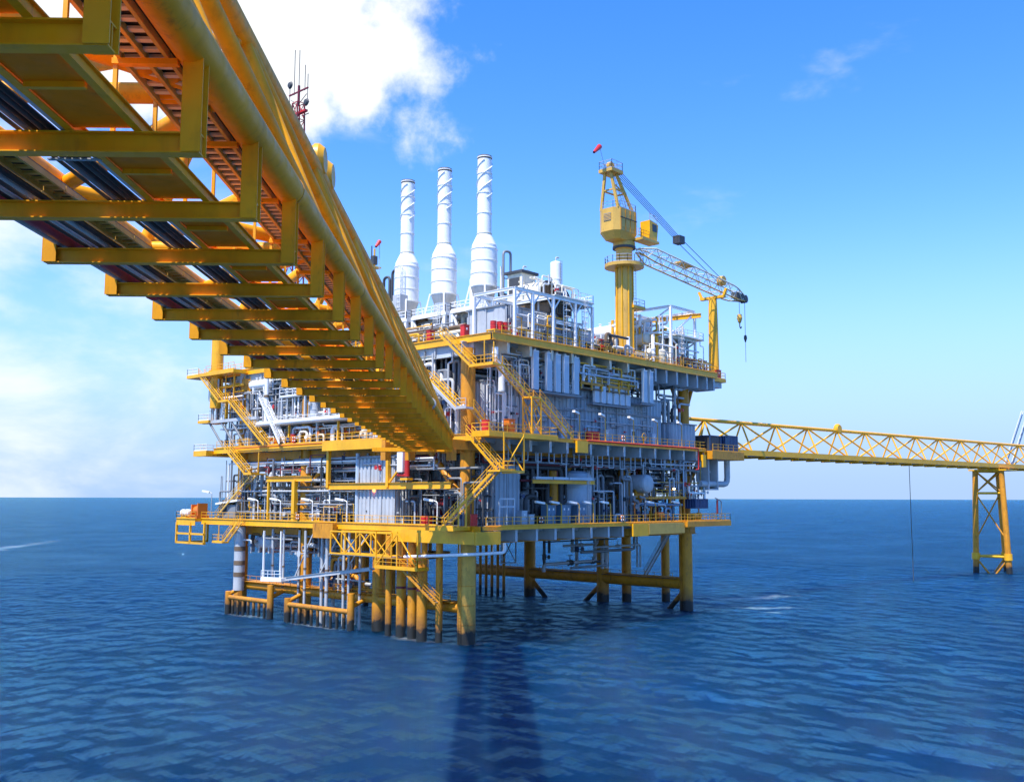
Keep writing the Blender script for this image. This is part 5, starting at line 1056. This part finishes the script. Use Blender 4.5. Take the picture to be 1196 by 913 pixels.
cw = thing('white_chute', 'white bent duct hanging under the corner stair', 'duct', (0.6, -4.0, 33)); MB().tube([(0.6, -4.2, 37.0), (0.6, -4.2, 35.2), (1.8, -4.2, 34.4), (1.8, -4.2, 31.6)], 0.42, 10, 0.8).build('duct', WH, cw); MB().cyl((1.8, -4.2, 31.4), (1.8, -4.2, 31.6), 0.5, n=12).build('outlet', LG, cw)
ss_ = thing('silencer_row', 'row of dark grey vertical silencer tubes left of the corner', 'silencers', (-1.4, 3, 28.5))
for i, y in enumerate((4.0, 5.6, 7.2, 8.8, 10.4)): MB().cyl((0.2, y, 27.0), (0.2, y, 34.6), 0.55, n=14).build('tube', MG, ss_)
pipework('underdeck_piping', 'thin grey pipes and hangers under the main deck on the right face', 'pipework', (1, 46, -2.4, 2, 22.2, 23.9), 'x', 50, 35, [LG, MG, MG, DK, DR], (0.06, 0.16), 0.25)
hg = thing('pipe_hangers', 'row of small grey goalpost hangers under the main deck right edge', 'pipe hangers', (2, -4.2, 22.4))
for u in np.arange(4, 46, 2.7):
    m = MB(); zb = 22.2 + 0.8 * ((u * 7) % 1); m.bar((u, -3.4, zb), (u, -3.4, 24.06), 0.1); m.bar((u + 1.1, -3.4, zb), (u + 1.1, -3.4, 24.06), 0.1); m.bar((u, -3.4, zb), (u + 1.1, -3.4, zb), 0.1); m.build('hanger', GS, hg)
# landing at the right end
def container(label, x, y, z, w, d, h_, mat, name='container', op=False):
    t = thing(name, label, 'container', (x, y, z)); MB().box(x + 0.05, x + w - 0.05, y + 0.05, y + d - 0.05, z + 0.12, z + h_ - 0.05).build('body', mat if not op else DK, t)
    for a in (x, x + w):
        for b in (y, y + d): MB().bar((a, b, z), (a, b, z + h_), 0.16).build('corner_post', mat, t)
    for zz in (z + 0.08, z + h_):
        MB().bar((x, y, zz), (x + w, y, zz), 0.14).build('rail', mat, t); MB().bar((x, y, zz), (x, y + d, zz), 0.14).build('rail', mat, t); MB().bar((x, y + d, zz), (x + w, y + d, zz), 0.14).build('rail', mat, t); MB().bar((x + w, y, zz), (x + w, y + d, zz), 0.14).build('rail', mat, t)
    if not op: corr(MB(), (x, y + 0.02), (x + w, y + 0.02), z + 0.16, z + h_ - 0.1, 0.08, 0.45).build('corrugated_side', mat, t); corr(MB(), (x + 0.02, y + d), (x + 0.02, y), z + 0.16, z + h_ - 0.1, 0.08, 0.45).build('corrugated_end', mat, t)
    return t
container('dark blue container at the outer end of the right landing', 57.4, -4.8, ZM - 0.24, 2.8, 5.0, 2.7, BL); container('blue open-sided skid container on the right landing', 51.6, -4.6, ZM - 0.24, 3.4, 4.0, 2.5, BL, op=True)
ub = thing('relief_pipe_bend', 'thick pale pipe looping below the right landing', 'pipe', (52, -3, 20.5)); MB().tube([(50.2, -3.4, 20.4), (59.0, -3.4, 20.4), (59.0, -3.4, 24.6)], 0.5, 14, 1.2).build('pipe', LG, ub); MB().tube([(50.2, -2.4, 22.4), (57.0, -2.4, 22.4), (57.0, -2.4, 24.6)], 0.3, 10, 0.8).build('small_pipe', LG, ub); MB().box(52.0, 52.3, -4.0, -1.8, 19.6, 24.4).build('support', LG, ub); MB().box(54.8, 55.1, -4.0, -1.8, 19.6, 24.4).build('support', LG, ub); MB().box(52.0, 55.1, -4.0, -2.0, 19.4, 19.6).build('support_foot', LG, ub)
yb = thing('yellow_sign_box', 'small bright yellow box hanging at the right end of the main deck', 'box', (48.9, -4.9, 23.2)); MB().box(48.6, 49.5, -5.1, -4.7, 23.0, 25.0).build('body', Y, yb); MB().box(48.9, 49.2, -5.0, -4.8, 25.0, 25.3).build('hook', DK, yb)

# ------------------------------------------------------------------ lower deck, right face
enclosure('corrugated_room', 'grey corrugated room on the lower deck right of the corner stair', 'module', 3.6, 8.8, -1.0, 10, ZL, 23.6, BG, MG, bay=2.6)
enclosure('lower_filler_module', 'dark filler module added deep inside the lower deck to block light', 'module', 10.5, 46, 8, 48, ZL, 23.8, MG, DK, bay=7)  # added block in the middle of the deck, keeps light from showing through
enclosure('grey_panel_room', 'pale grey corrugated room on the left face of the lower deck', 'module', -1.3, 9, 12.6, 20.0, ZL, 23.4, LG, MG, bay=2.6)
vessel_v('big plain blue-grey cylindrical tank on the lower deck right face', 20.8, -0.9, ZL, 2.35, 7.4, BG, 36, 'storage_tank')
for i, u in enumerate((12.2, 15.4, 18.8)): cabinet('blue two-door cabinet on the lower deck, %s of three' % ('left', 'middle', 'right')[i], u, -3.7, ZL, 1.9, 1.0, 2.5, BC)
for i, u in enumerate((5.0, 6.4)): cabinet('pale cabinet in front of the corrugated room, %s' % ('left one', 'right one')[i], u + 2.4, -3.2, ZL, 1.1, 0.9, 1.8 - 0.5 * i, SL, nd=1)
wd = thing('white_frame_stand', 'pale steel stand with two lamps beside the lower stair', 'stand', (3.4, -4, ZL))
for u in (1.9, 3.3, 4.7): MB().bar((u, -3.8, ZL), (u, -3.8, ZL + 3.4), 0.18).build('post', SL, wd)
for z in (2.4, 3.4): MB().bar((1.9, -3.8, ZL + z), (4.7, -3.8, ZL + z), 0.2).build('beam', SL, wd)
bm = thing('hoist_beam', 'yellow hoist beam with pale duct above the blue cabinets', 'beam', (8, -3, 20)); MB().ibeam((9.0, -3.2, 20.2), (22.4, -3.2, 20.2), 0.4, 0.5, 0.06).build('beam', Y, bm)
for a, b in ((9.4, 12.8), (13.0, 16.2), (16.4, 21.6)): MB().box(a, b, -3.5, -2.9, 20.5, 20.85).build('duct', SL, bm)
for u in (10, 16, 22): MB().bar((u, -3.2, 20.4), (u, -3.2, 24.0), 0.16).build('hanger', LG, bm)
vessel_h('round-ended pale horizontal vessel on the right face under the main deck', 35.6, -3.2, 20.2, 'y', 1.4, 8, LG, smat=YW)
vb = thing('vessel_stand', 'rusty steel stand carrying the round-ended vessel', 'stand', (35.5, -3, ZL))
for u in (34.2, 37.2): 
    for y in (-2.6, 3): MB().bar((u, y, ZL), (u, y, 18.4), 0.3).build('post', YW, vb)
MB().box(33.8, 46.5, -3.2, 4, 17.9, 18.2).build('floor', YW, vb); rail(vb, [(38, -3.1, 18.2), (46.4, -3.1, 18.2)], Y)
for u in (42, 46): MB().bar((u, -3.0, ZL), (u, -3.0, 17.9), 0.25).build('post', YW, vb)
pipework('lower_right_piping', 'mixed grey, orange and dark pipes at the right end of the lower deck', 'pipework', (32, 47, -3.8, 3, ZL, 18.4), 'x', 56, 41, [LG, MG, OR, BR, WH, DK, BC], (0.07, 0.25), 0.5)
pipework('lower_right_upper_piping', 'dark pipes hung beneath the main deck at the right end', 'pipework', (36, 51, -3.6, 4, 19.0, 24.0), 'x', 44, 42, [LG, MG, DK, DR], (0.08, 0.3), 0.3)
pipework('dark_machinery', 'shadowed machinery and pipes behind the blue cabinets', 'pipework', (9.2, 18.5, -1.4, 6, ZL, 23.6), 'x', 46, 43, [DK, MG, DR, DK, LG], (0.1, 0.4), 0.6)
container('deep blue tank skid near the right end of the lower deck', 47.6, -4.2, ZL + 1.9, 3.6, 2.4, 1.5, BL, 'tank_skid'); skid('yellow pump skid beneath the deep blue tank', 49.2, -3.2, ZL, 'x', YP, YW, 0.9); skid('rusty orange skid on the lower deck right of the column', 39.0, -3.4, ZL, 'x', OR, BR, 1.1)
pipework('end_piping', 'pale pipe loops above the deep blue tank', 'pipework', (46.5, 51.5, -4.0, 0, ZL + 3.4, 20.2), 'x', 18, 44, [LG, WH, LG], (0.08, 0.2), 0.6)
dv = thing('davit', 'dark grey davit arm at the right end of the lower deck', 'davit', (54.5, -4.6, 14.44)); MB().tube([(54.5, -4.8, 14.44), (54.5, -4.8, 17.6), (52.6, -4.8, 18.1)], 0.09, 8, 0.3).build('arm', MG, dv); MB().cyl((53.2, -4.8, 15.6), (53.2, -4.8, 17.8), 0.16, n=8).build('hoist', DR, dv); MB().bar((54.5, -4.8, 14.44), (54.5, -4.8, 14.7), 0.4).build('foot', MG, dv)
for i, u in enumerate((10.6, 13.6, 17.4, 20.6, 24.6, 36.0, 43.0)): lamp('small lamp on the lower deck right rail, %s from the corner' % ('first', 'second', 'third', 'fourth', 'fifth', 'sixth', 'seventh')[i], u, YR + 0.15, ZL, (-1, 0.2, 0), 2.7, group='lower deck lamps')
wl = thing('lit_lamp', 'glowing warm lamp under the main deck right of the round vessel', 'lamp', (42.6, -3, 18.2)); MB().bar((42.6, -3.4, 18.2), (42.6, -3.4, 19.4), 0.08).build('post', YP, wl); MB().lathe([(0, -0.2), (0.2, -0.1), (0.2, 0.1), (0, 0.2)], (42.6, -3.4, 19.5), 'z', 10).build('globe', LW, wl)
pipework('under_lower_deck', 'dark pipes hanging beneath the lower deck by the right legs', 'pipework', (30, 50, 4, 18, 6.5, 12.4), 'x', 12, 45, [DK, MG, LG], (0.1, 0.3), 0.2)
lc = thing('lattice_caisson_guide', 'pale lattice guide frame under the lower deck between the far legs', 'frame', (30, 30, 8))
for a in (28, 31.5): MB().bar((a, 20, 7.5), (a, 20, 12.4), 0.16).build('post', LG, lc)
MB().bar((28, 20, 7.6), (31.5, 20, 12.3), 0.12).build('brace', LG, lc); MB().bar((31.5, 20, 7.6), (28, 20, 12.3), 0.12).build('brace', LG, lc); MB().bar((28, 20, 7.6), (31.5, 20, 7.6), 0.14).build('beam', LG, lc)
bo = thing('sump_tank', 'flat rusty sump tray slung under the lower deck', 'tank', (22, 15, 8)); MB().lathe([(0, 8.4), (1.5, 8.6), (3.2, 9.2), (3.2, 9.6), (0, 9.6)], (18, 26, 0), 'z', 20).build('tray', YW, bo); MB().bar((18, 26, 9.5), (18, 26, 12.4), 0.4).build('hanger', YW, bo)

# ------------------------------------------------------------------ left face
LGs = [LG, LG, LG, WH, MG, GV]
pipework('left_upper_piping', 'dense pale grey pipes below the top deck at the left end', 'pipework', (0, 4, 40, 55, 30.8, 37.2), 'y', 62, 51, LGs, (0.08, 0.34), 0.45)
pipework('left_upper_piping', 'dense pale grey pipes on the upper left face behind the white stair', 'pipework', (0.5, 4.5, 22, 40, 29.3, 37.0), 'y', 70, 52, LGs, (0.08, 0.36), 0.5)
pipework('left_main_piping', 'white and grey valves standing on the main deck left rail', 'pipework', (-1.4, 3, 20, 40, ZM, 28.9), 'y', 56, 53, [LG, WH, CR, LG, OR], (0.07, 0.25), 0.6)
pipework('left_main_piping', 'pale grey pipes on the main deck at the far left end', 'pipework', (-1.0, 4, 40, 56, ZM, 30.0), 'y', 50, 54, LGs, (0.08, 0.28), 0.55)
pipework('near_main_piping', 'cream and white fittings on the main deck partly hidden behind the bridge', 'pipework', (-1.4, 3, 9, 20, ZM, 29.0), 'y', 34, 55, [WH, CR, LG], (0.1, 0.3), 0.6)
pipework('left_underdeck_piping', 'grey pipes, hangers and trays under the main deck on the left face', 'pipework', (-1.6, 3, 5, 44, 21.6, 24.2), 'y', 80, 56, [LG, LG, MG, WH, DR], (0.06, 0.2), 0.3)
pipework('left_lower_piping', 'grey pipes and valves on the lower deck behind the left rail', 'pipework', (-1.2, 4, 20, 50, ZL, 21.5), 'y', 80, 57, [LG, MG, LG, WH, DK, BR], (0.08, 0.3), 0.5)
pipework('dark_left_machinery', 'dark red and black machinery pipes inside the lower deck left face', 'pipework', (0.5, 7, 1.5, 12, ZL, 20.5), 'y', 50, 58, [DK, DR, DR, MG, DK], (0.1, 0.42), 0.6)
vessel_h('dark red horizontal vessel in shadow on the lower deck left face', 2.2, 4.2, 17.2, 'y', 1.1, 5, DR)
vessel_h('grey horizontal vessel on the lower deck behind the left rail', 0.2, 23.4, 16.4, 'y', 0.85, 4.4, LG)
vessel_h('pale grey horizontal vessel high on the upper left face', 3.0, 28.5, 35.4, 'y', 1.2, 8.5, LG); vessel_h('grey horizontal vessel under the top deck at the left end', 2.4, 42.0, 34.0, 'y', 1.3, 9, MG); vessel_h('short white vessel under the top deck edge near the left end', -0.2, 44.0, 36.0, 'y', 0.7, 5, WH)
vessel_v('tall grey upright vessel on the mezzanine left face', -0.2, 32.2, 29.2, 0.7, 5.6, LG); vessel_v('second tall grey upright vessel on the mezzanine close to the bridge', 0.4, 27.4, 29.2, 0.8, 5.4, LG); vessel_v('white upright pot on the main deck beside the bridge', -0.8, 17.2, ZM, 0.7, 2.6, WH); vessel_v('cream upright pot on the main deck left rail', -0.8, 19.4, ZM, 0.6, 2.0, CR)
lp = thing('long_standpipe', 'long pale vertical standpipe on the left face spanning mezzanine to top deck', 'pipe', (-2.0, 42.2, 30)); MB().cyl((-1.9, 42.4, 29.6), (-1.9, 42.4, 37.6), 0.32, n=12).build('pipe', WH, lp); MB().cyl((-1.9, 42.4, 33.5), (-1.9, 42.4, 33.9), 0.42, n=12).build('flange', BR, lp)
lp2 = thing('long_standpipe', 'long pale vertical pipe on the lower deck left of the grey room', 'pipe', (-1.2, 21.4, ZL)); MB().cyl((-1.3, 20.4, ZL), (-1.3, 20.4, 24.2), 0.3, n=12).build('pipe', SL, lp2); MB().cyl((-1.3, 20.4, 19.4), (-1.3, 20.4, 19.7), 0.42, n=12).build('flange', LG, lp2)
for i, (y, z) in enumerate(((46.5, 22.5), (42.5, 22.0))):
    b = thing('elbow_pipe', 'thick grey elbow pipe under the main deck, %s' % ('left one' if i == 0 else 'right one'), 'pipe', (-0.6, y, ZL)); MB().tube([(-0.6, y, ZL), (-0.6, y, z), (2.5, y, z)], 0.42, 12, 0.9).build('pipe', LG, b); MB().cyl((-0.6, y, 18), (-0.6, y, 18.25), 0.55, n=12).build('flange', MG, b)
rm = thing('red_monitor', 'red and white fire monitor hanging beside the bridge end', 'fire monitor', (-2.4, 9, 20.6)); MB().cyl((-2.4, 8.8, 20.8), (-2.4, 8.8, 24.2), 0.35, n=12).build('barrel', RD, rm); MB().box(-2.8, -2.0, 9.3, 10.4, 21.4, 24).build('ladder_frame', WH, rm); MB().cyl((-2.4, 10.6, 21.0), (-2.4, 8.8, 21.0), 0.2, n=10).build('nozzle', RD, rm); MB().box(-2.9, -1.9, 8.2, 9.6, 20.3, 20.6).build('tray', Y, rm)
skid('orange pump skid behind the main deck left rail', -1.0, 41.2, ZM, 'y', OR, Y, 0.85); skid('grey pump skid on the lower deck near the long grey pipe', -0.9, 30.2, ZL, 'y', LG, Y, 1.0)
for i, y in enumerate((5.6, 6.6)): drum('%s red drum of the pair at the lower deck left rail' % ('right', 'left')[i], -1.3, y, ZL, r=0.42)
drum('red drum beside the lower corner stair', -1.2, -2.4, ZL, r=0.45, h_=1.5); drum('red drum on the main deck left rail behind the white stair', -1.2, 36.0, ZM, r=0.45, h_=1.5)
wi = thing('boat_winch', 'orange winch with drum at the far left end of the lower deck', 'winch', (-2.2, 61.5, ZL)); MB().box(-2.8, -0.6, 60.2, 62.6, ZL, ZL + 0.5).build('base', OR, wi); MB().cyl((-1.7, 60.5, ZL + 1.3), (-1.7, 62.3, ZL + 1.3), 0.75, n=16).build('drum', OR, wi); MB().box(-2.6, -0.8, 60.3, 60.6, ZL + 0.5, ZL + 2.5).build('side_frame', OR, wi); MB().box(-2.6, -0.8, 62.2, 62.5, ZL + 0.5, ZL + 2.3).build('side_frame', OR, wi)
rc = thing('raft_canister', 'white rounded life raft canister at the far left tip of the lower deck', 'life raft', (-2.2, 64.4, ZL)); MB().lathe([(0, -1.3), (0.4, -1.25), (0.6, -1.0), (0.6, 1.0), (0.4, 1.25), (0, 1.3)], (-2.3, 64.5, ZL + 0.9), 'y', 16).build('shell', WH, rc); MB().box(-2.8, -1.8, 63.6, 65.4, ZL, ZL + 0.35).build('cradle', Y, rc); MB().lathe([(0.6, -0.06), (0.63, -0.05), (0.63, 0.05), (0.6, 0.06)], (-2.3, 64.5, ZL + 0.9), 'y', 16).build('strap', DK, rc)
sb = thing('white_shelter', 'white-roofed grey shelter box on the lower deck at the left end', 'shelter', (-1, 51, ZL)); MB().box(-1.6, 2.2, 50.6, 55.2, ZL, ZL + 2.3).build('body', MG, sb)
mm = MB(); mm.v = [(-2.0, 49.6, ZL + 2.9), (2.6, 49.6, ZL + 2.9), (2.6, 56.0, ZL + 2.3), (-2.0, 56.0, ZL + 2.3), (-2.0, 49.6, ZL + 3.2), (2.6, 49.6, ZL + 3.2), (2.6, 56, ZL + 2.6), (-2.0, 56, ZL + 2.6)]
for q in ((3, 2, 1, 0), (4, 5, 6, 7), (0, 1, 5, 4), (1, 2, 6, 5), (2, 3, 7, 6), (3, 0, 4, 7)): mm.quad(*q)
mm.build('roof', WH, sb); MB().box(-1.64, -1.6, 53.2, 54.4, ZL + 1.2, ZL + 2.0).build('window', GL, sb)
for i, y in enumerate((57.5, 44.0, 38.0, 30.0, 22.0, 3.6)): lamp('lamp leaning over the lower deck left rail, %s from the left end' % ('first', 'second', 'third', 'fourth', 'fifth', 'sixth')[i], -1.8, y, ZL, (-0.3, 1, 0), 4.2 if i == 0 else 3.0, WH if i else GV, 'left rail lamps')
for i, y in enumerate((2.2, 1.2)): lamp('white lamp by the bridge landing on the main deck corner, %s of the pair' % ('left', 'right')[i], -1.9, y, ZM, (0.4, -1, 0), 3.4, WH, 'corner lamps')
bc = thing('red_beacon', 'glowing red beacon lamp in front of the grey room on the lower deck', 'beacon', (-1.0, 17.4, 19.0)); MB().lathe([(0, -0.25), (0.25, -0.15), (0.25, 0.15), (0, 0.25)], (-1.4, 16.6, 19.0), 'z', 10).build('globe', LO, bc); MB().bar((-1.4, 16.6, 19.2), (-1.4, 16.6, 19.6), 0.1).build('stem', DK, bc)
pipework('left_hanging_piping', 'dark and pale pipes hanging under the left end of the lower deck', 'pipework', (-1.5, 5, 30, 50, 9.4, 12.6), 'y', 34, 61, [LG, MG, DK, LG], (0.1, 0.35), 0.3)
vessel_h('grey drain vessel slung under the lower deck at the left', 0.4, 42.0, 11.0, 'y', 1.0, 4.5, LG)
pipework('riser_bends', 'curving grey riser pipes under the lower deck between the left legs', 'pipework', (-0.4, 3, 18, 32, 4.6, 12.4), 'y', 26, 62, [LG, MG, YW, LG], (0.1, 0.35), 0.4)

# ------------------------------------------------------------------ finer plant and fittings
pipework('edge_piping', 'thin white and grey pipes just inside the left rail of the top deck', 'pipework', (0.4, 3.0, 8, 46, ZT, 41.6), 'y', 60, 71, [WH, LG, CR, BR, Y], (0.05, 0.15), 0.6)
pipework('turbine_piping', 'brown lagged and white pipes wrapped round the feet of the stacks', 'pipework', (9.6, 17.6, 4, 33, ZT, 45.0), 'y', 80, 72, [BR, LG, WH, CR, MG, GV], (0.08, 0.4), 0.5)
pipework('frame_piping', 'small pipes and cables in front of the grey generator enclosure', 'pipework', (5, 21, -3.6, -1.9, ZT, 43.2), 'x', 44, 73, [WH, LG, CR, MG, Y], (0.04, 0.13), 0.6)
pipework('intake_piping', 'white pipes and ladders on the roof of the portal frame', 'pipework', (12.8, 21.2, -2, 5, 45.76, 49.2), 'x', 26, 74, [WH, LG, CR], (0.06, 0.16), 0.6)
pipework('vertical_conduits', 'thin vertical conduits running up the blue-grey module wall', 'pipework', (9, 41, -2.35, -2.1, ZM, 33.0), 'x', 34, 75, [BG, LG, MG, SL], (0.04, 0.10), 0.75)
pipework('corner_conduits', 'thin conduits and cables on the light grey corner module', 'pipework', (1.8, 8, -1.75, -1.45, ZM, 36.6), 'x', 24, 76, [LG, MG, WH], (0.04, 0.12), 0.75)
pipework('upper_left_fine_piping', 'fine white and grey pipes crossing the upper left face', 'pipework', (-1.0, 1.5, 20, 56, 29.3, 37.6), 'y', 90, 77, [WH, LG, LG, GV, MG], (0.05, 0.16), 0.5)
pipework('lower_left_fine_piping', 'fine grey pipes crossing the lower left face behind the rail', 'pipework', (-1.4, 1.0, 12, 56, ZL, 24.0), 'y', 90, 78, [LG, MG, MG, DK, WH], (0.05, 0.16), 0.55)
pipework('corner_lower_piping', 'thin grey and dark pipes near the corner column of the lower deck', 'pipework', (-1.2, 2, -3.5, 11, ZL, 22.0), 'y', 50, 79, [LG, MG, DK, DK, MG], (0.05, 0.2), 0.6)
pipework('tank_side_piping', 'dark pipes between the big tank and the yellow column', 'pipework', (23.6, 33, -2.6, 2, ZL, 23.6), 'x', 40, 80, [DK, MG, LG, DK], (0.07, 0.25), 0.65)
pipework('right_top_fine_piping', 'fine white piping and yellow rails around the white cube frame', 'pipework', (37.5, 53, -3.8, 8, ZT, 44.0), 'x', 80, 81, [WH, WH, CR, LG, Y], (0.05, 0.14), 0.6)
pipework('silencer_side_piping', 'thin white pipes beside the bank of tall pale ducts', 'pipework', (3, 20, -3.4, -2.4, 32.6, 37.4), 'x', 36, 82, [WH, LG, CR, MG], (0.05, 0.13), 0.6)
def ladder(label, x, y, z0, z1, axis='x', mat=WH, name='caged_ladder'):
    t = thing(name, label, 'ladder', (x, y, z0)); V = (lambda a, d, z: (x + a, y + d, z)) if axis == 'x' else (lambda a, d, z: (x + d, y + a, z))
    for k in (-0.25, 0.25): MB().bar(V(k, 0, z0), V(k, 0, z1), 0.07).build('side_rail', mat, t)
    m = MB()
    for z in np.arange(z0 + 0.3, z1, 0.35): m.bar(V(-0.25, 0, z), V(0.25, 0, z), 0.04)
    m.build('rungs', mat, t); m = MB()
    for z in np.arange(z0 + 2.3, z1, 0.8): m.tube([V(-0.3, 0, z), V(-0.42, -0.7, z), V(0.42, -0.7, z), V(0.3, 0, z)], 0.035, 5, 0.25)
    for a in (-0.4, 0, 0.4): m.bar(V(a, -0.68, z0 + 2.3), V(a, -0.68, z1), 0.04)
    m.build('cage', mat, t)
ladder('white caged ladder on the right of the portal frame', 19.6, -3.5, ZT, 46.4); ladder('white caged ladder up the nearest stack platform', 9.8, 6.8, ZT, 46.6, 'y'); ladder('white caged ladder up the middle stack platform', 9.8, 16.0, ZT, 46.6, 'y'); ladder('white caged ladder on the farthest stack drum', 11.9, 26.8, 45.4, 54.8, 'y'); ladder('white caged ladder on the white cube frame', 44.6, -3.6, ZT, 45.2); ladder('grey caged ladder between main deck and mezzanine left face', -1.7, 46.6, ZM, 30.8, 'y', LG)
def buoy(label, x, y, z, axis):
    t = thing('lifebuoy', label, 'lifebuoy', (x, y, z), 'orange lifebuoys on the rails'); m = MB(); n, k = 20, 8
    for i in range(n):
        a = 6.2832 * i / n
        for j in range(k):
            b = 6.2832 * j / k; r = 0.33 + 0.09 * math.cos(b); h_ = 0.09 * math.sin(b)
            m.v.append((x + r * math.cos(a), y + h_, z + r * math.sin(a)) if axis == 'y' else (x + h_, y + r * math.cos(a), z + r * math.sin(a)))
    for i in range(n):
        for j in range(k): m.quad(i * k + j, i * k + (j + 1) % k, ((i + 1) % n) * k + (j + 1) % k, ((i + 1) % n) * k + j, smooth=True)
    m.build('ring', OR, t)
    for a in (0.78, 2.36, 3.93, 5.5):
        c = (x + 0.33 * math.cos(a), y, z + 0.33 * math.sin(a)) if axis == 'y' else (x, y + 0.33 * math.cos(a), z + 0.33 * math.sin(a))
        MB().bar((c[0] - 0.1, c[1] - 0.1, c[2]), (c[0] + 0.1, c[1] + 0.1, c[2]), 0.12, 0.2).build('band', WH, t)
for l_, a in (('orange lifebuoy on the lower deck right rail near the corner', (9.0, YR - 0.15, ZL + 0.7, 'y')), ('orange lifebuoy on the lower deck right rail by the yellow column', (27.0, YR - 0.15, ZL + 0.7, 'y')), ('orange lifebuoy on the lower deck left rail', (XL - 0.25, 33.0, ZL + 0.7, 'x')), ('orange lifebuoy on the main deck right rail', (27.4, YR - 0.15, ZM + 0.7, 'y')), ('orange lifebuoy on the main deck left rail by the white stair', (XL - 0.25, 34.4, ZM + 0.7, 'x'))): buoy(l_, *a)
for i, (x, y, z, mt) in enumerate(((10.6, -2.5, ZM, LG), (16.4, -2.5, ZM, SL), (26.4, -2.5, ZM, LG), (38.6, -2.5, ZM, SL))): cabinet('small wall cabinet on the main deck, %s along the blue wall' % ('first', 'second', 'third', 'fourth')[i], x, y, z, 1.1, 0.5, 1.9, mt, 'junction_cabinet', 1)
lv = thing('louvre_set', 'grey louvre panels set in the blue-grey module wall', 'louvres', (12, -2.1, 28.4))
for u in (12.2, 28.8, 37.0):
    f = MB().box(u - 1.0, u + 1.0, -2.14, -2.0, 28.4, 29.9).build('frame', MG, lv)
    for k in range(6): MB().box(u - 0.9, u + 0.9, -2.2, -2.14, 28.5 + k * 0.23, 28.6 + k * 0.23).build('slat', LG, f)

# more plant, in the bays that still read as empty
pipework('upper_face_piping', 'pale pipes and trays filling the bay under the top deck left of the corner stair', 'pipework', (-0.6, 3, 8, 22, 29.5, 37.6), 'y', 60, 91, [LG, WH, MG, GV, CR], (0.06, 0.24), 0.55)
pipework('upper_left_end_piping', 'pale pipes at the far left end between mezzanine and top deck', 'pipework', (-1.6, 3, 50, 60, 30.8, 37.6), 'y', 44, 92, [LG, WH, MG, Y], (0.06, 0.22), 0.5)
pipework('right_mid_piping', 'grey pipes and supports in the lower deck bay right of the corrugated room', 'pipework', (9, 34, 1.6, 5, ZL, 23.8), 'x', 60, 93, [LG, MG, MG, DK, SL], (0.05, 0.18), 0.55)
pipework('right_end_mid_piping', 'pale thin pipes round the round-ended vessel under the main deck', 'pipework', (38, 51, -3.4, 2, 18.3, 24.0), 'x', 50, 94, [LG, SL, MG, YP], (0.05, 0.16), 0.5)
pipework('duct_roof_piping', 'pale pipes and cable trays over the blue wall beneath the top deck edge', 'pipework', (18, 36, -4.0, -1.5, 34.4, 37.3), 'x', 50, 95, [LG, CR, SL, Y, WH], (0.05, 0.16), 0.45)
pipework('yellow_guard_rails', 'thin yellow guard rails and tubes on the left side of the main deck', 'pipework', (-1.8, 1, 22, 56, ZM, 28.4), 'y', 44, 96, [Y, Y, YP, WH], (0.035, 0.07), 0.6)
pipework('yellow_guard_rails', 'thin yellow guard rails and tubes on the left side of the lower deck', 'pipework', (-1.8, 1, 20, 56, ZL, 17.4), 'y', 44, 97, [Y, Y, YP, LG], (0.035, 0.07), 0.6)
pipework('yellow_guard_rails', 'thin yellow guard rails around machines on the top deck right half', 'pipework', (22, 54, -4.2, 1, ZT, 40.6), 'x', 44, 98, [Y, Y, YP, WH], (0.035, 0.07), 0.6)
pipework('end_bay_piping', 'grey piping above the low blue-grey box at the right end of the main deck', 'pipework', (42, 50, -2.5, 6, 29.9, 36.4), 'x', 34, 99, [LG, MG, DK, LG], (0.08, 0.3), 0.4)
